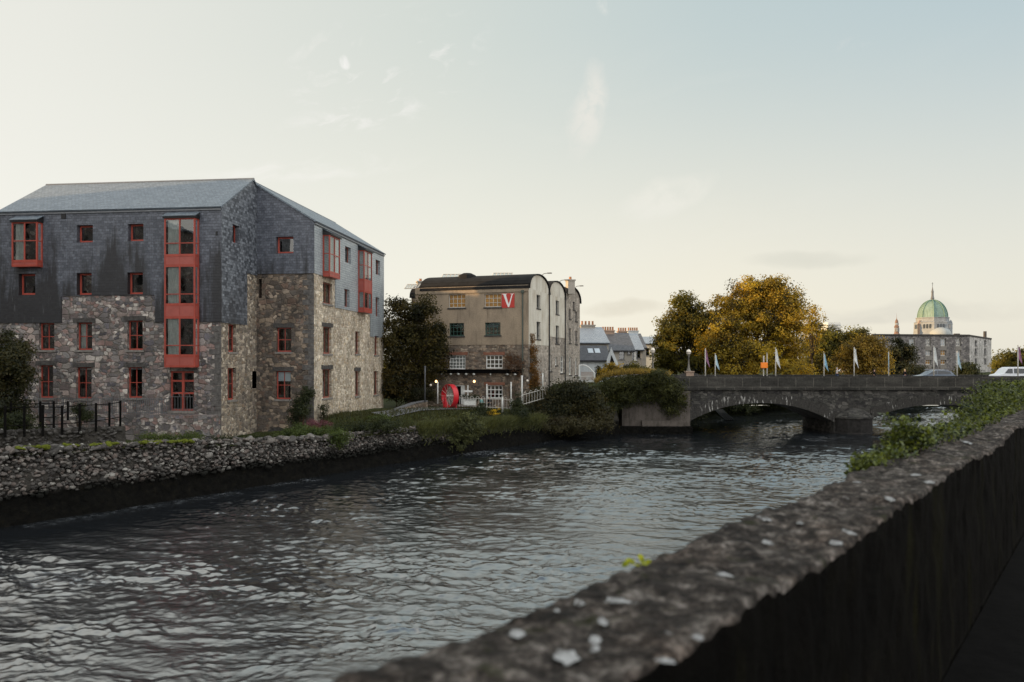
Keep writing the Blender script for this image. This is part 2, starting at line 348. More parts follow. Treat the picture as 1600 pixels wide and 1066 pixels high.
# ------------------------------------------------------------------ mesh builder
LOC = {}
class MB:
    def __init__(s): s.v = []; s.f = []; s.m = []
    def poly(s, pts, m=0):
        i = len(s.v); s.v += [tuple(p) for p in pts]; s.f.append(tuple(range(i, i+len(pts)))); s.m.append(m)
    def obox(s, o, a, b, c, m=0):
        o, a, b, c = map(Vector, (o, a, b, c)); i = len(s.v)
        s.v += [tuple(o+a*x+b*y+c*z) for z in (0, 1) for y in (0, 1) for x in (0, 1)]
        for q in ((0, 2, 3, 1), (4, 5, 7, 6), (0, 1, 5, 4), (2, 6, 7, 3), (0, 4, 6, 2), (1, 3, 7, 5)):
            s.f.append(tuple(i+k for k in q)); s.m.append(m)
    def box(s, c, sz, rz=0.0, m=0):
        x, y, z = sz; ca, sa = math.cos(rz), math.sin(rz)
        a = Vector((ca*x, sa*x, 0)); b = Vector((-sa*y, ca*y, 0)); d = Vector((0, 0, z))
        s.obox(Vector(c)-a/2-b/2-d/2, a, b, d, m)
    def tube(s, pts, rads, n=8, cap=True, m=0):
        pts = [Vector(p) for p in pts]
        if not hasattr(rads, '__len__'): rads = [rads]*len(pts)
        i0 = len(s.v); ref = None
        for k, p in enumerate(pts):
            d = (pts[min(k+1, len(pts)-1)]-pts[max(k-1, 0)]).normalized()
            if ref is None: ref = d.orthogonal().normalized()
            ref = (ref-d*ref.dot(d)).normalized(); b = d.cross(ref)
            for j in range(n):
                a = 2*math.pi*j/n
                s.v.append(tuple(p+(ref*math.cos(a)+b*math.sin(a))*rads[k]))
        for k in range(len(pts)-1):
            for j in range(n):
                s.f.append((i0+k*n+j, i0+k*n+(j+1) % n, i0+(k+1)*n+(j+1) % n, i0+(k+1)*n+j)); s.m.append(m)
        if cap:
            s.f.append(tuple(i0+j for j in reversed(range(n)))); s.m.append(m)
            e = i0+(len(pts)-1)*n; s.f.append(tuple(e+j for j in range(n))); s.m.append(m)
    def lathe(s, prof, c, n=24, m=0, a0=0.0):
        c = Vector(c); i0 = len(s.v)
        for r, z in prof:
            for j in range(n):
                a = a0+2*math.pi*j/n
                s.v.append((c.x+r*math.cos(a), c.y+r*math.sin(a), c.z+z))
        for k in range(len(prof)-1):
            for j in range(n):
                s.f.append((i0+k*n+j, i0+k*n+(j+1) % n, i0+(k+1)*n+(j+1) % n, i0+(k+1)*n+j)); s.m.append(m)
        s.f.append(tuple(i0+j for j in reversed(range(n)))); s.m.append(m)
        e = i0+(len(prof)-1)*n; s.f.append(tuple(e+j for j in range(n))); s.m.append(m)
    def slab(s, pts, th, m=0):
        pts = [Vector(p) for p in pts]; n = (pts[1]-pts[0]).cross(pts[2]-pts[0]).normalized()*th
        k = len(pts); i = len(s.v); s.v += [tuple(p) for p in pts]+[tuple(p+n) for p in pts]
        s.f.append(tuple(reversed(range(i, i+k)))); s.f.append(tuple(range(i+k, i+2*k))); s.m += [m, m]
        for j in range(k):
            s.f.append((i+j, i+(j+1) % k, i+k+(j+1) % k, i+k+j)); s.m.append(m)
    def build(s, name, mats, parent=None, smooth=False, bevel=0.0, loc=None, attr=None):
        if isinstance(mats, str): mats = [mats]
        V = np.array(s.v, dtype=np.float64).reshape(-1, 3)
        if parent is not None: base = LOC[parent.name]
        elif loc is not None: base = Vector(loc)
        else:
            lo, hi = V.min(0), V.max(0); base = Vector(((lo[0]+hi[0])/2, (lo[1]+hi[1])/2, lo[2]))
        me = bpy.data.meshes.new(name)
        me.from_pydata([tuple(p) for p in V-np.array(base)], [], s.f)
        for k in mats: me.materials.append(M[k])
        if len(mats) > 1: me.polygons.foreach_set('material_index', s.m)
        # box-projected texture coordinates in metres (world)
        nl = len(me.loops); vi = np.empty(nl, dtype=np.int32); me.loops.foreach_get('vertex_index', vi)
        pn = np.empty(len(me.polygons)*3); me.polygons.foreach_get('normal', pn); pn = pn.reshape(-1, 3)
        lt = np.empty(len(me.polygons), dtype=np.int32); me.polygons.foreach_get('loop_total', lt)
        ln = np.repeat(pn, lt, axis=0); P = V[vi]
        hor = np.hypot(ln[:, 0], ln[:, 1]); flat = hor < .25
        tx = np.where(flat, 1.0, -ln[:, 1]/np.maximum(hor, 1e-6)); ty = np.where(flat, 0.0, ln[:, 0]/np.maximum(hor, 1e-6))
        u = P[:, 0]*tx+P[:, 1]*ty
        bx = ln[:, 1]*0-ln[:, 2]*ty; by = ln[:, 2]*tx-ln[:, 0]*0; bz = ln[:, 0]*ty-ln[:, 1]*tx
        v = np.where(flat, P[:, 1], P[:, 0]*bx+P[:, 1]*by+P[:, 2]*bz)
        vert = np.abs(ln[:, 2]) < .05
        v = np.where(vert, P[:, 2], v)
        uvl = me.uv_layers.new(name='UVMap')
        uvl.data.foreach_set('uv', np.stack([u, v], 1).ravel())
        if attr is not None:
            for an, arr in attr.items():
                at_ = me.attributes.new(an, 'FLOAT', 'POINT'); at_.data.foreach_set('value', np.asarray(arr, dtype=np.float32).ravel())
        if smooth: me.polygons.foreach_set('use_smooth', [True]*len(me.polygons))
        me.update()
        o = bpy.data.objects.new(name, me); C.objects.link(o)
        if parent is not None:
            o.parent = parent; LOC[o.name] = base
        else:
            o.location = base; LOC[o.name] = base
        if bevel:
            b = o.modifiers.new('bevel', 'BEVEL'); b.width = bevel; b.segments = 2; b.limit_method = 'ANGLE'
        return o

def tag(o, label, cat, group=None):
    o['label'] = label; o['category'] = cat
    if group: o['group'] = group
    return o
def thing(name, label, cat, loc, group=None):
    o = bpy.data.objects.new(name, None); C.objects.link(o); o.location = loc; o.empty_display_size = .3
    LOC[o.name] = Vector(loc); return tag(o, label, cat, group)
def struct(o): o['kind'] = 'structure'; return o
def copy_tree(o, parent=None):
    c = o.copy(); C.objects.link(c)
    if parent is not None: c.parent = parent
    for ch in list(o.children): copy_tree(ch, c)
    return c

class Plane:
    """vertical plane seen from outside: d runs to the right, n points out"""
    def __init__(s, o, d):
        s.o = Vector((o[0], o[1])); s.d = Vector(d).normalized(); s.n = Vector((s.d.y, -s.d.x))
    def hit(s, px, py, off=0.0):
        a = (px-800)/F; o = s.o+s.n*off
        u = (a*o.y-o.x)/(s.d.x-a*s.d.y); Y = o.y+u*s.d.y
        return u, H-(py-HZ)/F*Y
    def p(s, u, z, off=0.0):
        q = s.o+s.d*u+s.n*off; return Vector((q.x, q.y, z))
    def rect(s, x0, y0, x1, y1, off=0.0):
        u0 = s.hit(x0, (y0+y1)/2, off)[0]; u1 = s.hit(x1, (y0+y1)/2, off)[0]; xm = (x0+x1)/2
        return u0, s.hit(xm, y1, off)[1], u1, s.hit(xm, y0, off)[1]
    def box(s, mb, u0, u1, z0, z1, o0, o1, m=0):
        mb.obox(s.p(u0, z0, o0), s.p(u1, z0, o0)-s.p(u0, z0, o0), s.p(u0, z0, o1)-s.p(u0, z0, o0), (0, 0, z1-z0), m)

def wall_grid(pl, u0, u1, z0, z1, holes, zones, mbs, depth=.8):
    """wall with real recessed openings; zones = [(uA,zA,uB,zB,key,offset)], later wins; mbs[key] collects faces (material 1 = room behind)"""
    us = {u0, u1}; zs = {z0, z1}
    for h in holes: us |= {h[0], h[2]}; zs |= {h[1], h[3]}
    for h in zones: us |= {h[0], h[2]}; zs |= {h[1], h[3]}
    us = sorted(x for x in us if u0-1e-6 <= x <= u1+1e-6); zs = sorted(x for x in zs if z0-1e-6 <= x <= z1+1e-6)
    def cell(i, j):
        if i < 0 or j < 0 or i >= len(us)-1 or j >= len(zs)-1: return None
        cu = (us[i]+us[i+1])/2; cz = (zs[j]+zs[j+1])/2; key, off = None, 0.0
        for z in zones:
            if z[0] < cu < z[2] and z[1] < cz < z[3]: key, off = z[4], z[5]
        for h in holes:
            if h[0] < cu < h[2] and h[1] < cz < h[3]: return (key, -depth, True)
        return (key, off, False)
    for i in range(len(us)-1):
        for j in range(len(zs)-1):
            c = cell(i, j); a, b, lo, hi = us[i], us[i+1], zs[j], zs[j+1]
            if c[0] is None: continue
            mbs[c[0]].poly([pl.p(a, lo, c[1]), pl.p(b, lo, c[1]), pl.p(b, hi, c[1]), pl.p(a, hi, c[1])], 1 if c[2] else 0)
            for (di, dj) in ((1, 0), (0, 1), (-1, 0), (0, -1)):
                e = cell(i+di, j+dj)
                if e is None:
                    lo_off = 0.0 if c[1] > 0 else None
                    if lo_off is None: continue
                elif e[1] < c[1]-1e-6: lo_off = e[1]
                else: continue
                if di: x = b if di > 0 else a; q = [pl.p(x, lo, lo_off), pl.p(x, lo, c[1]), pl.p(x, hi, c[1]), pl.p(x, hi, lo_off)]
                else: zz = hi if dj > 0 else lo; q = [pl.p(a, zz, lo_off), pl.p(b, zz, lo_off), pl.p(b, zz, c[1]), pl.p(a, zz, c[1])]
                mbs[c[0]].poly(q, 0)

def window(par, pl, r, cols=2, rows=2, fm='red_paint', depth=.22, fw=.075, bar=.04, transom=None, sill='sill_stone', lintel=None,
           curtain=0, pane='glass', blind_from=None, name='window', sash=None):
    u0, z0, u1, z1 = r; mb = MB()
    d0, d1 = -depth-.08, -depth
    pl.box(mb, u0, u0+fw, z0, z1, d0, d1); pl.box(mb, u1-fw, u1, z0, z1, d0, d1)
    pl.box(mb, u0+fw, u1-fw, z1-fw, z1, d0, d1); pl.box(mb, u0+fw, u1-fw, z0, z0+fw*1.3, d0, d1)
    for k in range(1, cols):
        x = u0+(u1-u0)*k/cols; pl.box(mb, x-bar/2, x+bar/2, z0+fw*1.3, z1-fw, d0+.01, d1-.01)
    zz = [z0+(z1-z0)*t for t in (transom if transom else [k/rows for k in range(1, rows)])]
    for z in zz: pl.box(mb, u0+fw, u1-fw, z-bar/2, z+bar/2, d0+.016, d1-.016)
    w = mb.build(name, fm, par)
    g = MB(); o = -depth-.05
    g.poly([pl.p(u0+.01, z0+.01, o), pl.p(u1-.01, z0+.01, o), pl.p(u1-.01, z1-.01, o), pl.p(u0+.01, z1-.01, o)])
    g.build('pane', pane, w)
    if sill:
        s = MB(); pl.box(s, u0-.12, u1+.12, z0-.16, z0-.003, -depth-.02, .09); s.build('sill', sill, w)
    if lintel:
        s = MB(); h = .34; k = 7; top = []
        for i in range(k):      # one long rough lintel stone
            a, b = u0-.28+(u1-u0+.56)*i/k, u0-.28+(u1-u0+.56)*(i+1)/k
            pl.box(s, a, b, z1+.003, z1+h+rnd.uniform(-.03, .03), -.1, .045+rnd.uniform(-.012, .012))
        s.build('lintel', lintel, w)
    if curtain:
        s = MB(); n = 8; cw = (u1-u0)*(.42 if curtain == 1 else .9)
        a0 = u0+fw
        for i in range(n):
            a, b = a0+cw*i/n, a0+cw*(i+1)/n
            oa = -depth-.16-(.05 if i % 2 else 0); ob = -depth-.16-(0 if i % 2 else .05)
            s.poly([pl.p(a, z0+.08, oa), pl.p(b, z0+.08, ob), pl.p(b, z1-.05, ob), pl.p(a, z1-.05, oa)])
        s.build('curtain', 'curtain', w)
    if blind_from:   # half-drawn pale blind behind the upper sash
        s = MB(); s.poly([pl.p(u0+.05, z0+(z1-z0)*blind_from, -depth-.09), pl.p(u1-.05, z0+(z1-z0)*blind_from, -depth-.09), pl.p(u1-.05, z1-.05, -depth-.09), pl.p(u0+.05, z1-.05, -depth-.09)])
        s.build('blind', 'blind', w)
    return w

# value noise for geometry
def vnoise(x, y, seed=0):
    x = np.asarray(x, dtype=np.float64); y = np.asarray(y, dtype=np.float64)
    xi = np.floor(x).astype(np.int64); yi = np.floor(y).astype(np.int64); xf = x-xi; yf = y-yi
    def h(a, b):
        q = (a*374761393+b*668265263+seed*974634) & 0x7fffffff
        q = ((q ^ (q >> 13))*1274126177) & 0x7fffffff
        return ((q ^ (q >> 16)) & 0xffff)/65535.0
    sx = xf*xf*(3-2*xf); sy = yf*yf*(3-2*yf)
    return (h(xi, yi)*(1-sx)+h(xi+1, yi)*sx)*(1-sy)+(h(xi, yi+1)*(1-sx)+h(xi+1, yi+1)*sx)*sy
def fbm(x, y, o=4, seed=0):
    r = 0; a = .5; f = 1.0
    for k in range(o): r = r+a*(vnoise(x*f, y*f, seed+k*17)-.5); a *= .5; f *= 2.03
    return r

def np_mesh(name, V, faces, mat, parent=None, loc=None, attr=None, smooth=False):
    """V (n,3), faces (m,k) equal-size polygons"""
    V = np.asarray(V, dtype=np.float64)
    if parent is not None: base = np.array(LOC[parent.name])
    elif loc is not None: base = np.array(loc, dtype=np.float64)
    else: base = np.array([(V[:, 0].min()+V[:, 0].max())/2, (V[:, 1].min()+V[:, 1].max())/2, V[:, 2].min()])
    me = bpy.data.meshes.new(name); m, k = faces.shape
    me.vertices.add(len(V)); me.vertices.foreach_set('co', (V-base).astype(np.float32).ravel())
    me.loops.add(m*k); me.loops.foreach_set('vertex_index', faces.astype(np.int32).ravel())
    me.polygons.add(m); me.polygons.foreach_set('loop_start', np.arange(0, m*k, k, dtype=np.int32))
    if smooth: me.polygons.foreach_set('use_smooth', np.ones(m, dtype=bool))
    for an, arr in (attr or {}).items():
        a = me.attributes.new(an, 'FLOAT', 'POINT'); a.data.foreach_set('value', np.asarray(arr, dtype=np.float32).ravel())
    me.update(calc_edges=True); me.materials.append(M[mat])
    o = bpy.data.objects.new(name, me); C.objects.link(o)
    LOC[o.name] = Vector(base)
    if parent is not None: o.parent = parent
    else: o.location = base
    return o

LEAF = np.array([(0, -.5), (.3, -.2), (.33, .1), (0, .5), (-.33, .1), (-.3, -.2)])
IVY = np.array([(0, -.42), (.42, -.3), (.38, .06), (0, .55), (-.38, .06), (-.42, -.3)])
DIA = np.array([(0, -.5), (.32, 0), (0, .5), (-.32, 0)])
def leaf_mesh(name, P, size, mat, parent=None, loc=None, shape=DIA, tint=None, up=.35, outw=None):
    n = len(P); nv = nr.normal(size=(n, 3))*(.55 if outw is not None else 1); nv[:, 2] += up*(1 if outw is not None else 2)
    if outw is not None: nv += outw*.9
    nv +=1e-6; nv /= np.linalg.norm(nv, axis=1, keepdims=True)
    a = np.cross(nv, nr.normal(size=(n, 3))); a /= np.linalg.norm(a, axis=1, keepdims=True); b = np.cross(nv, a)
    k = len(shape); size = np.broadcast_to(size, (n,))*nr.uniform(.65, 1.3, n)
    V = P[:, None, :]+(a[:, None, :]*shape[None, :, 0, None]+b[:, None, :]*shape[None, :, 1, None])*size[:, None, None]
    if k == 6:   # fold along the midrib
        V = V+nv[:, None, :]*(np.abs(shape[:, 0])*.45)[None, :, None]*size[:, None, None]
    if tint is None: tint = np.clip(nr.normal(.45, .25, n), 0, 1)
    return np_mesh(name, V.reshape(-1, 3), np.arange(n*k).reshape(n, k), mat, parent, loc, {'tint': np.repeat(tint, k)})

def crown_points(blobs, nclump, per, cr, fill=.55, squash=.7):
    """blobs [(centre, radius xyz)] -> leaf points gathered in clumps that leave gaps between them"""
    vol = np.array([b[1][0]*b[1][1]*b[1][2] for b in blobs])**.75; vol /= vol.sum()
    idx = nr.choice(len(blobs), nclump, p=vol)
    c = np.array([b[0] for b in blobs])[idx]; r = np.array([b[1] for b in blobs])[idx]
    d = nr.normal(size=(nclump, 3)); d /= np.linalg.norm(d, axis=1, keepdims=True)
    rad = nr.uniform(0, 1, (nclump, 1))**fill
    cl = c+d*r*rad; crs = cr*nr.uniform(.5, 1.35, nclump)
    m = np.maximum(4, (per*nr.uniform(.45, 1.5, nclump)).astype(int))
    ii = np.repeat(np.arange(nclump), m)
    off = np.clip(nr.normal(size=(len(ii), 3)), -1.7, 1.7)*np.array([1, 1, squash])*.55
    P = cl[ii]+off*crs[ii][:, None]
    cm = c.mean(0); ow = off/(np.linalg.norm(off, axis=1, keepdims=True)+1e-6)+.8*(d*rad)[ii]
    crown_points.out = ow/(np.linalg.norm(ow, axis=1, keepdims=True)+1e-6)
    tint = np.clip(nr.normal(.4, .27, nclump)[ii]+nr.normal(0, .1, len(ii)), 0, 1)  # random clump tone also puts sun highlights into the leaf colour
    return P, tint, cl

def pxblobs(lst, Y, jit=1.5, deep=.9):
    """crown outline measured in the photo, turned into ellipsoids of real size round the trunk's distance"""
    out = []
    for (px, py, rx, ry) in lst:
        y = Y+rnd.uniform(-jit, jit); c = at(px, py, y); k = y/F
        out.append((tuple(c), (rx*k, rx*k*deep, ry*k)))
    return out

def tree(name, label, base, blobs, nclump, per, cr, leaf, mat, group=None, tr=.35, limbs=9, fill=.55, shape=DIA):
    t = thing(name, label, 'tree', base, group)
    P, tint, cl = crown_points(blobs, nclump, per, cr, fill); ow = crown_points.out
    mb = MB(); base = Vector(base)
    cen = Vector(np.average([b[0] for b in blobs], axis=0))
    fork = base.lerp(Vector((cen.x, cen.y, cen.z)), .42)
    mb.tube([base+V3(0, 0, -.3), base.lerp(fork, .12), base.lerp(fork, .5)+V3(.1, 0, 0), fork], [tr*1.5, tr*1.05, tr*.85, tr*.7], 10)
    targets = [Vector(b[0]) for b in blobs]
    while len(targets) < limbs+len(blobs): targets.append(Vector(cl[rnd.randrange(len(cl))]))
    for k, g in enumerate(targets):
        s = base.lerp(fork, rnd.uniform(.7, 1.0)); mid = s.lerp(g, .5)+V3(rnd.uniform(-.4, .4), rnd.uniform(-.4, .4), rnd.uniform(.1, .7))
        r0 = tr*rnd.uniform(.16, .34); mb.tube([s, mid, g], [r0, r0*.6, r0*.18], 6)
        for q in range(2):
            e = g.lerp(Vector(cl[rnd.randrange(len(cl))]), .35); mb.tube([mid, mid.lerp(e, .6)+V3(0, 0, .2), e], [r0*.4, r0*.25, r0*.08], 5)
    mb.build('trunk', 'bark', t, smooth=True)
    leaf_mesh('crown', P, leaf, mat, t, tint=tint, shape=shape, outw=ow)
    return t

def shrub(name, label, base, blobs, nclump, per, cr, leaf, mat, group=None, fill=.5, cat='shrub', shape=DIA, stems=6, up=.35):
    t = thing(name, label, cat, base, group)
    P, tint, cl = crown_points(blobs, nclump, per, cr, fill); ow = crown_points.out
    mb = MB()
    for k in range(stems):
        e = Vector(cl[rnd.randrange(len(cl))]); b = Vector(base)+V3(rnd.uniform(-.3, .3), rnd.uniform(-.3, .3), -.15)
        mb.tube([b, b.lerp(e, .5)+V3(rnd.uniform(-.1, .1), 0, .1), e], [.035, .022, .008], 5)
    mb.build('stem', 'stem_brown', t)
    leaf_mesh('foliage', P, leaf, mat, t, tint=tint, shape=shape, up=up, outw=ow)
    return t

def blades(name, label, P, h, mat, cat='grass', lean=.35, w=.03):
    n = len(P); h = np.broadcast_to(h, (n,))*nr.uniform(.5, 1.4, n); a = nr.uniform(0, 2*np.pi, n)
    dx = np.stack([np.cos(a), np.sin(a), np.zeros(n)], 1)*(w*nr.uniform(.7, 1.5, n))[:, None]
    le = nr.normal(size=(n, 3))*lean; le[:, 2] = 1; tip = P+le*h[:, None]
    V = np.stack([P-dx, P+dx, tip], 1).reshape(-1, 3)
    o = np_mesh(name, V, np.arange(n*3).reshape(n, 3), mat, attr={'tint': np.repeat(np.clip(nr.normal(.45, .25, n), 0, 1), 3)})
    tag(o, label, cat); o['kind'] = 'stuff'; return o
# ------------------------------------------------------------------ camera, sun, sky
cam = bpy.data.cameras.new('camera'); co = bpy.data.objects.new('camera', cam); C.objects.link(co)
co.location = (0, 0, H); co.rotation_euler = (R(90), 0, 0)
cam.sensor_width = 36; cam.lens = F/1600*36; cam.shift_y = 32/1600; cam.clip_end = 6000; cam.clip_start = .05
cam.dof.use_dof = True; cam.dof.focus_distance = 60; cam.dof.aperture_fstop = 2.3
SC.camera = co
SUN = Vector((-1, -.14, .165)).normalized()
sl = bpy.data.lights.new('sun', 'SUN'); sl.energy = 5.0; sl.angle = R(.6); sl.color = (1, .66, .34)
so = bpy.data.objects.new('sun', sl); C.objects.link(so); so.location = (-60, -10, 60); so.rotation_euler = (-SUN).to_track_quat('-Z', 'Y').to_euler()
SC.view_settings.view_transform = 'Standard'; SC.view_settings.look = 'None'; SC.view_settings.exposure = .62; SC.view_settings.gamma = 1
W = bpy.data.worlds.new('World'); SC.world = W; W.use_nodes = True
def sky_world():
    t = NT.__new__(NT); t.t = W.node_tree; t.t.nodes.clear(); t.out = t.t.nodes.new('ShaderNodeOutputWorld')
    sky = t.n('TexSky', {'sky_type': 'NISHITA', 'sun_disc': False, 'sun_elevation': math.asin(SUN.z), 'sun_rotation': R(262), 'dust_density': 2.0, 'ozone_density': 1.5}).outputs[0]
    g = t.n('TexCoord').outputs['Generated']; s = t.sep(t.n('VectorMath', {'operation': 'NORMALIZE'}, i0=g).outputs[0])
    az = t.math('ARCTAN2', s[0], s[1]); el = t.math('ARCSINE', s[2])
    k = t.n('MapRange', None, i0=az, i1=-math.pi, i2=math.pi).outputs[0]
    A = lambda d: .5+d/360.0
    lin = lambda c: tuple(((v/255+.055)/1.055)**2.4 if v > 10 else v/3294 for v in c)
    hi = t.ramp(k, [(0, (1.5, 1.56, 1.6)), (A(-110), lin((240, 236, 220))), (A(-60), lin((238, 238, 228))), (A(-30), lin((226, 229, 220))),
                    (A(-6), lin((207, 216, 209))), (A(14), lin((188, 204, 204))), (A(33), lin((177, 197, 202))), (A(75), (1.5, 1.5, 1.42)), (1, (1.5, 1.56, 1.6))])
    lo = t.ramp(k, [(0, (1.45, 1.47, 1.45)), (A(-110), lin((255, 244, 222))), (A(-60), lin((245, 244, 232))), (A(-30), lin((238, 239, 229))),
                    (A(-4), lin((239, 238, 223))), (A(15), lin((236, 233, 216))), (A(33), lin((227, 226, 212))), (A(75), (1.65, 1.56, 1.38)), (1, (1.45, 1.47, 1.45))])
    col = t.mix(t.n('MapRange', {'interpolation_type': 'SMOOTHSTEP'}, i0=el, i1=.03, i2=.44).outputs[0], lo, hi)
    col = t.mix(t.n('MapRange', {'interpolation_type': 'SMOOTHSTEP'}, i0=el, i1=.43, i2=.66).outputs[0], col, t.mix(1.0, col, (1.45, 1.5, 1.55, 1), 'MULTIPLY'))
    col = t.mix(t.n('MapRange', {'interpolation_type': 'SMOOTHSTEP'}, i0=el, i1=.85, i2=1.3).outputs[0], col, (.42, .52, .6, 1))
    # thin wisps: ellipses in azimuth/elevation broken up by noise
    cv = t.n('CombineXYZ', None, i0=az, i1=el).outputs[0]
    dn = t.noisec(cv, 9, 4); w = t.n('VectorMath', {'operation': 'MULTIPLY_ADD'}, i0=dn, i1=(.07, .05, 0), i2=cv).outputs[0]
    w = t.n('VectorMath', {'operation': 'SUBTRACT'}, i0=w, i1=(.035, .025, 0)).outputs[0]
    def wisp(px, py, rx, ry, rot, thr, amt, colr, sc=26, st=(1, 1)):
        nonlocal col
        a0 = math.atan2(px-800, F); e0 = math.atan2(HZ-py, math.hypot(px-800, F))
        q = t.n('VectorMath', {'operation': 'SUBTRACT'}, i0=w, i1=(a0, e0, 0)).outputs[0]
        q = t.n('VectorRotate', {'rotation_type': 'Z_AXIS'}, Vector=q, Angle=rot).outputs[0]
        q2 = t.scale(q, F/rx, F/ry)
        d = t.n('VectorMath', {'operation': 'LENGTH'}, i0=q2).outputs['Value']
        nn = t.noise(t.scale(q, *st), sc, 7, .62, .6)
        m = t.math('MULTIPLY', t.ramp(d, [(0, 1.0), (.55, .75), (1, 0.0)]), t.ramp(nn, [(thr, .0), (thr+.22, 1.0)]))
        col = t.mix(t.math('MULTIPLY', m, amt), col, (*lin(colr), 1))
    wisp(917, 172, 34, 78, R(14), .3, 1.0, (226, 227, 218), 34)
    wisp(1038, 306, 92, 34, R(-16), .3, 1.0, (230, 231, 220), 30, (.6, 1))
    wisp(1262, 411, 100, 15, R(2), .2, .5, (203, 204, 192), 16, (.4, 1))
    wisp(975, 482, 80, 13, R(3), .25, .6, (212, 208, 192), 16, (.4, 1))
    wisp(1380, 492, 330, 16, R(0), .33, .7, (205, 204, 194), 12, (.25, 1.4))
    wisp(1335, 395, 60, 14, R(-8), .45, .5, (228, 226, 213), 30, (.5, 1))
    wisp(600, 100, 190, 80, R(-18), .56, .75, (243, 243, 238), 44, (.5, 1.3))
    wisp(560, 180, 130, 30, R(-10), .5, .8, (243, 243, 238), 44, (.5, 1.3))
    wisp(480, 262, 190, 20, R(-8), .42, .6, (244, 244, 238), 24, (.4, 1.4))
    wisp(490, 60, 60, 9, R(-34), .4, .5, (238, 239, 232), 40, (.4, 1))
    wisp(545, 87, 10, 9, 0, .3, .8, (247, 247, 243), 60)
    wisp(938, 8, 16, 16, R(20), .4, .6, (222, 227, 220), 50)
    wisp(1360, 60, 40, 10, R(-12), .5, .5, (212, 217, 214), 40)
    wisp(1480, 392, 60, 10, R(-6), .4, .5, (226, 226, 214), 26)
    wisp(900, 300, 700, 250, R(-6), .5, .16, (236, 236, 226), 5, (.5, 1.8))
    # the gradient carries the photograph's thin haze; the physical sky keeps a share of the light
    col = t.mix(1.0, col, (7.45, 7.2, 7.2, 1), 'MULTIPLY')
    fin = t.mix(.10, col, sky)
    bg = t.n('Background', None, Color=fin, Strength=.1).outputs[0]
    t.t.links.new(bg, t.out.inputs[0])
sky_world()

# ------------------------------------------------------------------ banks, ground, water
E1 = np.array((.525, .851)); E2 = np.array((-.851, .525))
QS = [-200, 20.4, 33.2, 48.9, 66.4, 75.5, 83.2, 90.2, 96, 104, 122.2, 141.5, 166, 300]
QW = [42.7, 42.5, 42.1, 42.1, 40.95, 40.1, 37.7, 33.6, 34.6, 34.8, 34.3, 26, 14, -10]
TS = [-200, 20, 27, 33, 42, 49, 66, 75, 80, 84, 88, 160, 300]
TZ = [4.2, 3.8, 3.55, 3.2, 2.75, 2.75, 2.5, 2.4, 2.7, 4.2, 5.3, 5.2, 5.0]
IS = [-200, 24, 36, 45.5, 50, 60, 72, 80, 86, 160, 300]
IZ = [3.0, 2.7, 2.4, 2.45, 3.6, 3.55, 3.1, 3.2, 5.5, 5.4, 5.2]
qw = lambda s: np.interp(s, QS, QW)
qtop = lambda s: np.interp(s, TS, TZ)
def gz(s, t):
    a = qtop(s)-.25; b = np.interp(s, IS, IZ); k = np.clip(np.asarray(t)/6.0, 0, 1); k = k*k*(3-2*k)
    return a*(1-k)+b*k
def st(x, y):
    s = x*E1[0]+y*E1[1]; return s, x*E2[0]+y*E2[1]-qw(s)
def ground(x, y):
    s, t = st(x, y); return float(gz(s, max(t, 0)))
def sxy(s, t):
    w = qw(s)+t; return s*E1[0]+w*E2[0], s*E1[1]+w*E2[1]
def onbank(s, t, dz=0.0):
    x, y = sxy(s, t); return Vector((x, y, float(gz(s, t))+dz))
def grid_mesh(name, X, Y, Z, mat, attr=None, smooth=True, loc=None):
    n, m = X.shape; V = np.stack([X, Y, Z], -1).reshape(-1, 3); i = np.arange(n*m).reshape(n, m)
    f = np.stack([i[:-1, :-1], i[1:, :-1], i[1:, 1:], i[:-1, 1:]], -1).reshape(-1, 4)
    return np_mesh(name, V, f, mat, None, loc, attr, smooth)
ss = np.concatenate([np.arange(-200, 10, 15), np.arange(10, 100, .75), np.arange(100, 300, 5), [400, 700, 1200, 2500]])
tt = np.array([.15, .5, 1, 1.6, 2.4, 3.3, 4.4, 5.6, 7, 9, 12, 16, 22, 30, 45, 80, 150, 400, 1000, 2500.])
S_, T_ = np.meshgrid(ss, tt, indexing='ij'); X_, Y_ = sxy(S_, T_); Z_ = gz(S_, T_)+np.where(T_ < 30, fbm(X_*.9, Y_*.9, 4, 3)*.3, 0)-np.clip((T_-400)/1000, 0, 1)*2
gl_ = grid_mesh('ground', X_, Y_, Z_, 'bank_soil'); struct(gl_)

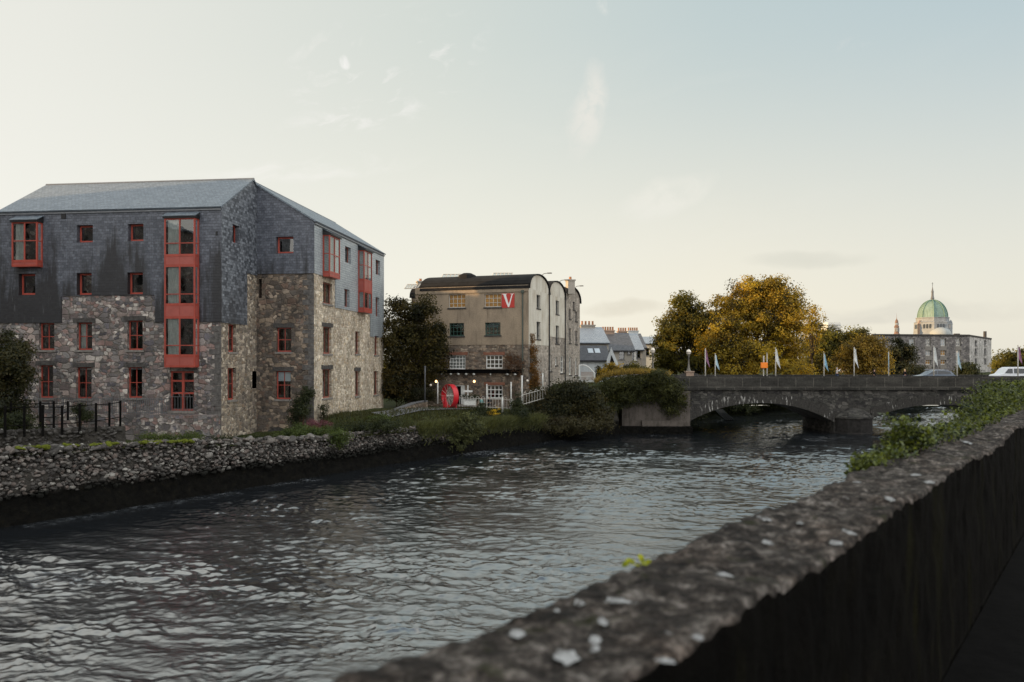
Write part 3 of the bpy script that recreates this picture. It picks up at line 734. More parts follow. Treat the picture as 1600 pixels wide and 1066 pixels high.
# river surface: many short-crested trochoidal waves running with the current, sharper where the flow is rough
def river():
    xs = np.linspace(-.84, .9, 1250); ys = 14*(150/14)**np.linspace(0, 1, 1000)
    A, Y0 = np.meshgrid(xs, ys, indexing='ij'); X0 = A*(Y0+4)
    rough = .3+2.0*np.clip(vnoise(X0*.10+Y0*.03, Y0*.16, 5)*.65+vnoise(X0*.3, Y0*.6, 6)*.5, 0, 1)**1.7
    s_, t_ = st(X0, Y0); rough = rough*np.clip(-t_/3.0, .4, 1)
    hx = np.zeros_like(X0); hy = np.zeros_like(X0); hz = np.zeros_like(X0); g = np.random.default_rng(5)
    main = math.atan2(.93, .36); nw = 190
    wx = fbm(X0*.35, Y0*.35, 3, 71)*1.6; wy = fbm(X0*.35+40, Y0*.35, 3, 72)*1.6
    XX, YY = X0+wx, Y0+wy
    for k in range(nw):
        lam = .17*(2.4/.17)**(g.uniform()**1.15); kk = 2*math.pi/lam; th = main+g.normal()*(.4 if lam > 1 else .62)+(math.pi if g.uniform() < .35 else 0)
        slope = .0165*(lam/1.0)**(-.05 if lam < 1 else -.9); a = slope/kk*g.uniform(.5, 1.5)
        ph = kk*(XX*math.cos(th)+YY*math.sin(th))+g.uniform(0, 6.28)
        env = rough if lam < 2 else 1.0
        sn = np.sin(ph)*a*env; hz += np.cos(ph)*a*env
        hx -= sn*math.cos(th)*.55; hy -= sn*math.sin(th)*.55
    foam = np.exp(-((t_+.7)/.7)**2)*.5*(vnoise(s_*.25, t_*0, 9) > .55)+np.exp(-(((X0+3.9)/3.0)**2+((Y0-73)/2.0)**2))*1.2
    foam = foam+np.clip((vnoise(X0*.5, Y0*.9, 21)*vnoise(X0*.13, Y0*.13, 22)-.52)*3, 0, .6)
    struct(grid_mesh('river', X0+hx, Y0+hy, hz, 'river_water', {'foam': np.clip(foam, 0, 1)}, True, (0, 60, 0)))
river()
X2, Y2 = np.meshgrid(np.linspace(-60, 420, 60), np.linspace(153.2, 420, 40), indexing='ij')
struct(grid_mesh('river_upstream', X2, Y2, X2*0-.03, 'river_water', None, True, (100, 200, 0)))
X2, Y2 = np.meshgrid(np.linspace(-200, 60, 40), np.linspace(-120, 14.4, 40), indexing='ij')
struct(grid_mesh('river_downstream', X2, Y2, X2*0-.03, 'river_water', None, True, (0, -50, 0)))

# ------------------------------------------------------------------ left quay: weed-black foot, dry rubble above
def rock_template():
    import bmesh
    bm = bmesh.new(); bmesh.ops.create_icosphere(bm, subdivisions=2, radius=1.0)
    v = np.array([x.co[:] for x in bm.verts]); f = np.array([[q.index for q in x.verts] for x in bm.faces]); bm.free(); return v, f
RV, RF = rock_template()
def rocks(name, P, rad, mat, parent=None, tint=None, flat=.75, loc=None):
    n = len(P); V = np.empty((n, len(RV), 3)); 
    for i in range(n):
        # chop a sphere with random planes: angular field stones
        v = RV.copy()
        for _ in range(7):
            d = nr.normal(size=3); d /= np.linalg.norm(d); h = nr.uniform(.38, .75)
            k = v@d; v = v-np.outer(np.maximum(k-h, 0), d)
        v = v*(np.array([1, 1, flat])*nr.uniform(.75, 1.25, 3))
        q = Quaternion(nr.normal(size=4)).normalized() if flat > .9 else Quaternion((0, 0, 1), nr.uniform(0, 6.28))@Quaternion((1, 0, 0), nr.normal()*.25)
        V[i] = v@np.array(q.to_matrix()).T*rad[i]+P[i]
    F_ = (RF[None]+np.arange(n)[:, None, None]*len(RV)).reshape(-1, 3)
    if tint is None: tint = nr.uniform(0, 1, n)
    return np_mesh(name, V.reshape(-1, 3), F_, mat, parent, loc, {'tint': np.repeat(tint, len(RV))})

def quay():
    a = sxy(33.2, 0)
    q = thing('quay_wall', 'dry rubble quay wall with black weedy foot along the left river bank', 'quay wall', (a[0], a[1], 0))
    ss = np.arange(-10, 84, .3); vv = np.linspace(0, 1, 16)
    S, Vv = np.meshgrid(ss, vv, indexing='ij'); top = qtop(S)
    T = -.12+.55*Vv+fbm(S*.8, Vv*4, 4, 2)*.5; X, Y = sxy(S, T); Z = -.6+(top+.35)*Vv
    n, m = X.shape; i = np.arange(n*m).reshape(n, m)
    f = np.stack([i[:-1, :-1], i[1:, :-1], i[1:, 1:], i[:-1, 1:]], -1).reshape(-1, 4)
    np_mesh('wall_foot', np.stack([X, Y, Z], -1).reshape(-1, 3), f, 'quay_weed', q, None, None, True)
    P = []; rad = []
    for s in np.arange(10, 60, .125):
        tp = qtop(s); rows = int(9 if s < 45 else 8)
        small = 1.0 if s < 42 else .72
        low = np.interp(s, [10, 24, 33, 45, 52, 66], [1.35, 1.45, 1.35, 1.1, 1.1, 1.3])
        z = tp+.05
        while z > low:
            if nr.uniform() < .72:
                v = z/(tp+.35); t = -.12+.55*v-.02+nr.uniform(-.12, .12)
                x, y = sxy(s+nr.uniform(-.15, .15), t); r = nr.uniform(.085, .2)*small
                if nr.uniform() < .06: r *= 1.4
                P.append((x, y, z+nr.uniform(-.1, .1))); rad.append(r)
            z -= .145*small
    # loose stones lying along the top
    for s in np.arange(8, 62, .24):
        for k in range(3):
            if nr.uniform() < (.75 if s < 48 else .3):
                t = nr.uniform(.2, 1.9); x, y = sxy(s+nr.uniform(-.2, .2), t); r = nr.uniform(.12, .4)*(1 if s < 45 else .75)
                P.append((x, y, qtop(s)-.05+nr.uniform(-.05, .12)-.06*t)); rad.append(r)
    rocks('rubble_stone', np.array(P), np.array(rad), 'quay_stone', q, None, .68)['kind'] = 'stuff'
    return q
quay()
# cushions of moss on the quay's top stones (measured along the wall)
def moss(px0, px1, n):
    pts = []
    s0, s1 = [np.interp(p, [0, 200, 345, 600], [20.4, 27.3, 33.2, 48.9]) for p in (px0, px1)]
    for k in range(n):
        s = nr.uniform(s0, s1); t = nr.uniform(.1, 1.2); x, y = sxy(s, t); pts.append((x, y, qtop(s)+.12-.08*t))
    o = rocks('moss_cushion', np.array(pts), nr.uniform(.12, .3, n), 'moss', None, None, .5)
    return o
for (a, b, n, lab) in ((32, 72, 26, 'yellow green moss cushion nearest the left edge of the rubble quay'), (105, 180, 24, 'moss cushion on the quay below the black fence posts'),
                       (215, 305, 40, 'long bright moss cushion on the quay top below the red door')):
    tag(moss(a, b, n), lab, 'moss', 'moss cushions on the quay')

# second low rubble wall behind, carrying the black fence
def low_wall():
    q = MB(); P = []; rad = []
    a = at(-30, 672, 46.0); b = at(196, 664, 51.5)
    L = (b-a).length
    for k in range(int(L/.22)):
        for r_ in range(5):
            if nr.uniform() < .8:
                p = a.lerp(b, k*.22/L); P.append((p.x+nr.uniform(-.1, .1), p.y+nr.uniform(-.15, .15), p.z-.15-r_*.2+nr.uniform(-.05, .05))); rad.append(nr.uniform(.12, .24))
    t = thing('rubble_wall', 'low dark rubble wall under the black fence posts', 'wall', (a.x, a.y, a.z-1))
    d = (b-a).normalized(); n = Vector((-d.y, d.x, 0))
    q.obox(a+V3(0, 0, -1.4)-n*.02, b-a, n*.5, (0, 0, 1.3)); q.build('core', 'quay_weed', t)
    rocks('rubble_stone', np.array(P), np.array(rad), 'quay_stone', t, nr.uniform(0, .35, len(P)))['kind'] = 'stuff'
low_wall()
# ------------------------------------------------------------------ building A: slate-hung stone mill
TH = math.atan2(153, F); DF = Vector((math.cos(TH), -math.sin(TH))); DG = Vector((math.sin(TH), math.cos(TH)))
R0 = Vector(((345-800)/F*60, 60.0))
PF = Plane(R0, DF); PG = Plane(R0, DG); PW = Plane(R0+DG*6.1, DF)
uWR = PW.hit(490, 500)[0]; WC = PW.o+DF*uWR; PR = Plane(WC, DG)
ZE = PF.hit(345, 323)[1]; ZR = PG.hit(394, 282)[1]; ZEW = H+220*WC.y/F
LF = -18.2; LR = 20.3
mill = thing('mill_building', 'stone mill hung with grey slate, red windows and red bays', 'building', (R0.x, R0.y, 2.6))
def build_mill():
    mk = lambda: MB()
    mbs = {k: mk() for k in ('slate_cladding', 'slate_gable', 'slate_recess', 'slate_pale_lit', 'rubble_front', 'rubble_gable', 'rubble_recess', 'rubble_side_lit')}
    zb = 1.6
    # front
    small = [(121, 352, 146, 379), (201, 350, 225, 377), (30, 428, 56, 461), (121, 427, 144, 461), (200, 426, 224, 460)]
    stone = [(61, 505, 85, 547), (120, 504, 144, 547), (199, 501, 223, 547), (61, 571, 83, 622), (119, 574, 143, 623), (199, 574, 222, 622)]
    door = (265, 580, 303, 642)
    fr = [PF.rect(*r) for r in small]; fs = [PF.rect(*r) for r in stone]; dr = PF.rect(*door)
    # openings behind the bays
    bayL = PF.rect(19, 347, 60, 412); bayT = PF.rect(258, 344, 304, 570)
    zs = PF.hit(170, 462)[1]; zl = PF.hit(170, 504)[1]; ua = PF.hit(97, 480)[0]; ub = PF.hit(243, 480)[0]
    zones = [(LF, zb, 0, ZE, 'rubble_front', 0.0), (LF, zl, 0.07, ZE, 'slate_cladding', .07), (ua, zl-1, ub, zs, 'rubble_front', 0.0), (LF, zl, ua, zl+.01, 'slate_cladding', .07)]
    wall_grid(PF, LF, 0.07, zb, ZE, fr+fs+[dr, (bayL[0]+.1, bayL[1]+.1, bayL[2]-.1, bayL[3]-.1), (bayT[0]+.1, bayT[1]+.1, bayT[2]-.1, bayT[3]-.1)], zones, mbs)
    # gable end
    gw = [PG.rect(362, 352, 373, 380)]; gs = [PG.rect(357, 507, 369, 550), PG.rect(356, 575, 369, 625)]
    zg = PG.hit(365, 506)[1]; zg2 = PG.hit(394, 429)[1]; ug = PG.hit(385, 460)[0]
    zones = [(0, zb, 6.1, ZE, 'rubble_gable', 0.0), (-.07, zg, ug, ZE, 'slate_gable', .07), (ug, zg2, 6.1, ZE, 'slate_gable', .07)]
    niche = [PG.rect(394, 580, 401, 607)]
    wall_grid(PG, 0.0, 6.1, zb, ZE, gw+gs+niche, zones, mbs)
    o = .07
    mbs['slate_gable'].poly([PG.p(-.07, ZE, o), PG.p(6.1, ZE, o), PG.p(6.1, ZR-.55, o), PG.p(5.31, ZR-.08, o)])
    # recessed wing front
    ww = [PW.rect(432, 370, 459, 396)]; ws = [PW.rect(432, 512, 455, 550), PW.rect(431, 580, 454, 624)]
    zw = PW.hit(445, 428)[1]
    slot = [PW.rect(404, 436, 409, 466)]
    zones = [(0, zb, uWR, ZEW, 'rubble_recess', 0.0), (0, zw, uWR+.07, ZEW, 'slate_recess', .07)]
    wall_grid(PW, 0.0, uWR+.07, zb, ZEW, ww+ws+slot, zones, mbs)
    zrid = ZEW+5.4*.617
    zi = ZEW+uWR*.617
    mbs['slate_recess'].poly([PW.p(0, ZEW, o), PW.p(uWR+.07, ZEW, o), PW.p(0, zi, o)])
    # long right flank
    rw_ = [PR.rect(538, 386, 547, 411), PR.rect(537, 452, 545, 480), PR.rect(586, 407, 593, 430), PR.rect(586, 465, 592, 495)]
    rs_ = [PR.rect(504.5, 442, 519, 475), PR.rect(505, 511, 518, 553), PR.rect(504, 577, 518, 622), PR.rect(555, 518, 562, 553), PR.rect(555, 580, 562, 619), PR.rect(585, 525, 591, 555), PR.rect(584, 580, 591, 617)]
    z1 = PR.hit(500, 430)[1]; z2 = PR.hit(550, 486)[1]; z3 = PR.hit(588, 527)[1]; u1 = PR.hit(523, 460)[0]; u2 = PR.hit(578, 500)[0]
    zones = [(0, zb, LR, ZEW, 'rubble_side_lit', 0.0), (0, z1, u1, ZEW, 'slate_pale_lit', .07), (u1, z2, u2, ZEW, 'slate_pale_lit', .07), (u2, z3, LR, ZEW, 'slate_pale_lit', .07)]
    wall_grid(PR, 0, LR, zb, ZEW, rw_+rs_, zones, mbs)
    # unseen backs so the block is closed
    bk = mbs['rubble_recess']
    ql = PF.p(LF, zb, 0); ql2 = PF.p(LF, zb, -10.6); wl = PW.p(uWR-10.8, zb, 0); b1 = PR.p(LR, zb, 0); b2 = PR.p(LR, zb, -10.8)
    up = lambda p, z: Vector((p.x, p.y, z))
    for a, b, z in ((ql, ql2, ZE), (ql2, wl, ZE), (wl, b2, ZEW), (b2, b1, ZEW)): bk.poly([a, b, up(b, z), up(a, z)])
    gb = PF.p(LF, ZR, -5.31); mbs['slate_pale_lit'].poly([up(ql, ZE), up(ql2, ZE), gb])
    mbs['slate_cladding'].poly([up(b1, ZEW), up(b2, ZEW), (b1+b2)/2+V3(0, 0, zrid-zb)])
    for k, mb in mbs.items():
        nm = 'slate_cladding' if 'slate' in k else 'stone_wall'
        o_ = mb.build(nm, ['slate_cladding' if k == 'slate_recess' else k, 'interior'], mill)
    # roofs
    rf = MB(); e = .2; th = .12
    def rp(u, back, z): return PF.p(u, z, -back)
    sl_ = (ZR-ZE)/5.31
    rf.slab([rp(LF-.12, -e, ZE-e*sl_), rp(.16, -e, ZE-e*sl_), rp(.16, 5.31, ZR), rp(LF-.12, 5.31, ZR)], th)
    rf.slab([rp(.16, 5.31, ZR), rp(.16, 10.8, ZE-.1), rp(LF-.12, 10.8, ZE-.1), rp(LF-.12, 5.31, ZR)], th)
    r_o = rf.build('roof', 'slate_roof', mill)
    rd = MB(); rd.tube([rp(LF-.12, 5.31, ZR+.1), rp(.16, 5.31, ZR+.1)], .11, 6); rd.build('ridge', 'lead_flashing', r_o)
    rf = MB(); def2 = lambda u, off, z: PR.p(u, z, off)
    rf.slab([def2(-.16, .2, ZEW-.12), def2(LR+.1, .2, ZEW-.12), def2(LR+.1, -5.4, zrid), def2(-.16, -5.4, zrid)], th)
    rf.slab([def2(-.16, -5.4, zrid), def2(LR+.1, -5.4, zrid), def2(LR+.1, -11, ZEW-.12), def2(-.16, -11, ZEW-.12)], th)
    r2 = rf.build('roof', 'slate_roof', mill)
    rd = MB(); rd.tube([def2(-.16, -5.4, zrid+.1), def2(LR+.1, -5.4, zrid+.1)], .1, 6); rd.build('ridge', 'lead_flashing', r2)
    gt = MB(); PF.box(gt, LF, .05, ZE-.26, ZE-.15, .075, .16); gt.build('eaves_strip', 'lead_flashing', mill)
    gt = MB(); PR.box(gt, 0, LR, ZEW-.28, ZEW-.16, .075, .18); gt.build('eaves_strip', 'lead_flashing', mill)
    vt = MB(); a = PF.rect(97, 334, 104, 342); PF.box(vt, a[0], a[2], a[1], a[3], .07, .12); vt.build('vent', 'dark_metal', mill)
    vt = MB(); a = PF.rect(338, 362, 341, 368); PF.box(vt, a[0], a[2], a[1], a[3], .07, .12); vt.build('vent', 'dark_metal', mill)
    # corner quoins, long and short blocks by turns, proud of the rubble
    def quoins(pl, u_end, z0, z1):
        m = MB(); z = z0; k = 0
        while z < z1-.3:
            h = rnd.uniform(.3, .48); w = (.85 if k % 2 else .5)*rnd.uniform(.85, 1.15); pl.box(m, u_end-w, u_end+.02, z, z+h-.03, -.05, .022+rnd.uniform(0, .015)); z += h; k += 1
        m.build('quoins', 'quoin_stone', mill)
    quoins(PF, 0.0, 1.8, zl-.05); quoins(PW, uWR, 2.0, zw-.05)
    # windows
    for i, r in enumerate(fr): window(mill, PF, r, 1, 1, depth=.3, fw=.13, sill=None)
    for i, r in enumerate(fs):
        window(mill, PF, r, 2, 2, depth=.25, fw=.09, bar=.055, lintel='lintel_stone' if i != 0 else None, curtain=1 if i == 1 else 0, blind_from=(.93 if i in (4, 5) else None))
    window(mill, PG, gw[0], 1, 1, depth=.3, fw=.1, sill=None)
    for r in gs: window(mill, PG, r, 2, 2, depth=.28, fw=.09)
    window(mill, PW, ww[0], 1, 1, depth=.3, fw=.13, sill=None)
    window(mill, PW, ws[0], 2, 2, depth=.25, fw=.09, bar=.055, lintel='lintel_stone')
    window(mill, PW, ws[1], 2, 2, depth=.25, fw=.09, bar=.055, lintel='lintel_stone', blind_from=.64)
    for r in rw_: window(mill, PR, r, 1, 1, 'red_wood', depth=.2, fw=.09, sill=None)
    for i, r in enumerate(rs_): window(mill, PR, r, 2, 1, 'red_wood', depth=.22, fw=.09, bar=.06, lintel='lintel_stone' if i in (1, 2, 4) else None)
    # red double door
    u0, z0, u1, z1 = dr; dmb = MB(); d1 = -.2; d0 = -.3
    PF.box(dmb, u0, u0+.12, z0, z1, d0, d1); PF.box(dmb, u1-.12, u1, z0, z1, d0, d1); PF.box(dmb, u0+.12, u1-.12, z1-.13, z1, d0, d1)
    um = (u0+u1)/2; PF.box(dmb, um-.1, um+.1, z0, z1-.13, d0, d1)
    for z in (z0, z0+(z1-z0)*.42, z0+(z1-z0)*.73): PF.box(dmb, u0+.12, u1-.12, z, z+.14, d0+.01, d1-.01)
    d = dmb.build('door', 'red_paint', mill)
    g = MB(); g.poly([PF.p(u0+.05, z0+.05, -.26), PF.p(u1-.05, z0+.05, -.26), PF.p(u1-.05, z1-.05, -.26), PF.p(u0+.05, z1-.05, -.26)]); g.build('pane', 'glass', d)
    h = MB(); PF.box(h, um+.03, um+.07, z0+1.1, z0+1.25, -.2, -.13); h.build('handle', 'alloy', d)
    s = MB(); PF.box(s, u0-.1, u1+.1, z0-.2, z0-.003, -.25, .14); s.build('step', 'sill_stone', d)
    # guard rail with hoops in front of the door
    gr = MB()
    for k in range(9):
        u = u0+(u1-u0)*k/8; PF.box(gr, u-.015, u+.015, z0, z0+1.05, .08, .11)
    PF.box(gr, u0, u1, z0+1.05, z0+1.09, .075, .115); PF.box(gr, u0, u1, z0+.12, z0+.15, .082, .108)
    for c in (u0+(u1-u0)*.3, u0+(u1-u0)*.72):
        gr.tube([PF.p(c+.27*math.cos(a), z0+1.07+.35*math.sin(a), .095) for a in np.linspace(0, math.pi, 9)], .018, 5)
    gr.build('guard_rail', 'grey_metal', mill)
    # bay windows
    def bay(pl, r, out, levels, roof_h=.42, cols=2, panes_front=True, cur=()):
        """r on the plane offset by `out`; levels = list of (kind, z0, z1, transom) from the top down"""
        u0, z0, u1, z1 = r; fr_ = MB(); b = .11
        zt = levels[0][2]; zb_ = levels[-1][1]
        for u in (u0, u1-b): pl.box(fr_, u, u+b, zb_, zt, out-b, out)
        for u in (u0, u1-b): pl.box(fr_, u, u+b, zb_, zt, .071, .071+b)
        um = (u0+u1)/2
        glass = MB(); pans = []; ctn = MB()
        def hbar(z, h=.09):
            pl.box(fr_, u0+b, u1-b, z-h/2, z+h/2, out-.085, out-.012)
            for u in (u0, u1-b): pl.box(fr_, u+.02, u+b-.02, z-h/2, z+h/2, .071+b, out-b)
        for i, (kind, a, c, tr) in enumerate(levels):
            hbar(c-.05, .1); hbar(a+.05, .1)
            if kind == 'win':
                pl.box(fr_, um-.055, um+.055, a+.1, c-.1, out-.08, out-.008)
                if tr: hbar(a+(c-a)*tr, .07)
                o = out-.05
                glass.poly([pl.p(u0+.02, a+.02, o), pl.p(u1-.02, a+.02, o), pl.p(u1-.02, c-.02, o), pl.p(u0+.02, c-.02, o)])
                for u in (u0+.05, u1-.05): glass.poly([pl.p(u, a+.02, .1), pl.p(u, a+.02, out-.05), pl.p(u, c-.02, out-.05), pl.p(u, c-.02, .1)])
                for (q0, q1) in cur:
                    n = 6
                    for k in range(n):
                        x0, x1 = u0+(u1-u0)*(q0+(q1-q0)*k/n), u0+(u1-u0)*(q0+(q1-q0)*(k+1)/n)
                        oa, ob = (out-.22, out-.28) if k % 2 else (out-.28, out-.22)
                        ctn.poly([pl.p(x0, a+.1, oa), pl.p(x1, a+.1, ob), pl.p(x1, c-.1, ob), pl.p(x0, c-.1, oa)])
            else:
                pan = MB(); pans.append(pan); pl.box(pan, u0+.03, u1-.03, a+.02, c-.02, out-.07, out-.03)
                for u in (u0+.03, u1-.07): pl.box(pan, u, u+.04, a+.02, c-.02, .08, out-.069)
                pl.box(fr_, um-.02, um+.02, a+.1, c-.1, out-.028, out-.016)
        pl.box(fr_, u0+.02, u1-.02, zb_-.06, zb_-.002, .072, out-.01)
        w = fr_.build('bay_window', 'red_paint', mill)
        if glass.f: glass.build('pane', 'glass', w)
        for pan in pans: pan.build('panel', 'red_panel', w)
        if ctn.f: ctn.build('curtain', 'curtain', w)
        rf = MB(); rf.slab([pl.p(u0-.1, zt+.12, out+.18), pl.p(u1+.1, zt+.12, out+.18), pl.p(u1+.1, zt+roof_h+.1, .06), pl.p(u0-.1, zt+roof_h+.1, .06)], .06)
        rf.build('bay_roof', 'slate_roof', w)
        fs_ = MB(); pl.box(fs_, u0-.06, u1+.06, zt+.003, zt+.13, .072, out+.12)
        fs_.poly([pl.p(u1+.05, zt+.13, .07), pl.p(u1+.05, zt+.13, out+.1), pl.p(u1+.05, zt+roof_h, .07)])
        fs_.poly([pl.p(u0-.05, zt+.13, .07), pl.p(u0-.05, zt+.13, out+.1), pl.p(u0-.05, zt+roof_h, .07)])
        fs_.build('fascia', 'dark_metal', w)
        return w
    out = .7
    zz = lambda py: PF.hit(280, py, out)[1]
    u0 = PF.hit(256.5, 450, out)[0]; u1 = PF.hit(304.5, 450, out)[0]
    bay(PF, (u0, zz(573), u1, zz(341)), out, [('win', zz(399), zz(341), .33), ('pan', zz(415), zz(399), 0), ('win', zz(476), zz(415), .27), ('pan', zz(496), zz(476), 0), ('win', zz(556), zz(496), .27), ('pan', zz(573), zz(556), 0)], cur=((.06, .42),))
    zz = lambda py: PF.hit(40, py, out)[1]
    u0 = PF.hit(18, 380, out)[0]; u1 = PF.hit(58, 380, out)[0]
    bay(PF, (u0, zz(415), u1, zz(347)), out, [('win', zz(408), zz(347), .52), ('pan', zz(415.5), zz(408), 0)], cur=((.06, .4),))
    u0 = PR.hit(515.5, 395, out)[0]; u1 = PR.hit(531.5, 395, out)[0]; zz = lambda py: PR.hit(515.5, py, out)[1]
    bay(PR, (u0, zz(430), u1, zz(367)), out, [('win', zz(425), zz(367), .5), ('pan', zz(431), zz(425), 0)])
    u0 = PR.hit(569.5, 430, out)[0]; u1 = PR.hit(581.5, 430, out)[0]; zz = lambda py: PR.hit(569.5, py, out)[1]
    bay(PR, (u0, zz(486), u1, zz(391)), out, [('win', zz(437), zz(391), .5), ('pan', zz(455), zz(437), 0), ('win', zz(482), zz(455), 0), ('pan', zz(487), zz(482), 0)])
    # mill-race arch in the recessed wing's foot
    ar = MB(); c = PW.hit(434, 690); rad = PW.hit(450, 690)[0]-c[0]
    hole = MB(); pts = [PW.p(c[0]+rad*math.cos(a), c[1]+rad*math.sin(a)*.95, .03) for a in np.linspace(0, math.pi, 14)]
    hole.poly(pts); hole.build('race_mouth_shade', 'interior', mill)  # flat dark sheet stands for the shade inside the arch
    for k in range(12):
        a0 = math.pi*k/12; a1 = math.pi*(k+.93)/12; q = []
        for rr, a in ((rad, a0), (rad+.36, a0), (rad+.36, a1), (rad, a1)): q.append(PW.p(c[0]+rr*math.cos(a), c[1]+rr*math.sin(a)*.95, 0.0))
        ar.slab(q, .07+rnd.uniform(0, .03)); ar.slab([p for p in reversed(q)], -.07)
    ar.build('race_arch', 'lintel_stone', mill)
m_plain('quoin_stone', (.115, .108, .10), .9, .2, var=.55, sc=4)
build_mill()

# hooped grey railing along the mill's front terrace
def mill_railing():
    t = thing('railing', 'thin grey bar railing along the foot of the mill front', 'railing', PF.p(-8, PF.hit(200, 648)[1], 1.2))
    off = 1.0; z0 = PF.hit(200, 647, off)[1]; z1 = PF.hit(200, 623, off)[1]; a = PF.hit(60, 640, off)[0]; b = PF.hit(262, 640, off)[0]
    r = MB(); PF.box(r, a, b, z1-.04, z1, off-.02, off+.02); PF.box(r, a, b, z0+.1, z0+.14, off-.02, off+.02); r.build('rail', 'grey_metal', t)
    m = MB(); k = a
    while k < b: m.tube([PF.p(k, z0, off), PF.p(k, z1+.05, off)], .016, 5); k += .16
    m.build('bars', 'grey_metal', t)
    for u in np.arange(a, b, 2.0): p = MB(); PF.box(p, u, u+.05, z0-.9, z1+.1, off-.025, off+.025); p.build('post', 'grey_metal', t)
    tr = MB(); PF.box(tr, LF, 0, 1.5, z0-.05, .0, 1.15); o = tr.build('terrace', 'rubble_front', None); tag(o, 'low stone terrace along the foot of the slate hung mill', 'terrace')
mill_railing()

# black timber fences in front of the mill: two rows of posts
def black_fence(pts, top, label, rail_y):
    a = at(*pts[0]); t = thing('post_fence', label, 'fence', (a.x, a.y, a.z), 'black post fences before the mill')
    P = [at(*p) for p in pts]
    for p, (px, py, Y), tp in zip(P, pts, top):
        m = MB(); h = (py-tp)*Y/F; m.box((p.x, p.y, p.z+h/2-.15), (.125, .125, h+.3), .3); m.build('post', 'black_wood', t, bevel=.015)
    for k in rail_y:
        m = MB()
        for i in range(len(P)-1):
            h0 = (pts[i][1]-top[i])*pts[i][2]/F*k; h1 = (pts[i+1][1]-top[i+1])*pts[i+1][2]/F*k
            m.tube([P[i]+V3(0, -.03, h0), P[i+1]+V3(0, -.03, h1)], .028, 6)
        m.build('rail', 'black_wood', t)
black_fence([(8, 676, 46.4), (38, 675, 47.2), (67, 674, 48), (97, 672, 48.8), (124.5, 670, 49.5), (150, 667, 50.2), (171, 664, 50.9), (188, 660, 51.5)], [634, 634, 633, 634, 631, 630, 629, 626],
            'front row of black timber fence posts on the low rubble wall', (.25, .93))
black_fence([(17, 667, 51.5), (63, 664, 52), (84, 663, 52.5), (106, 650, 53)], [628, 627, 627, 627], 'back row of black timber fence posts nearer the mill', (.3, .9))
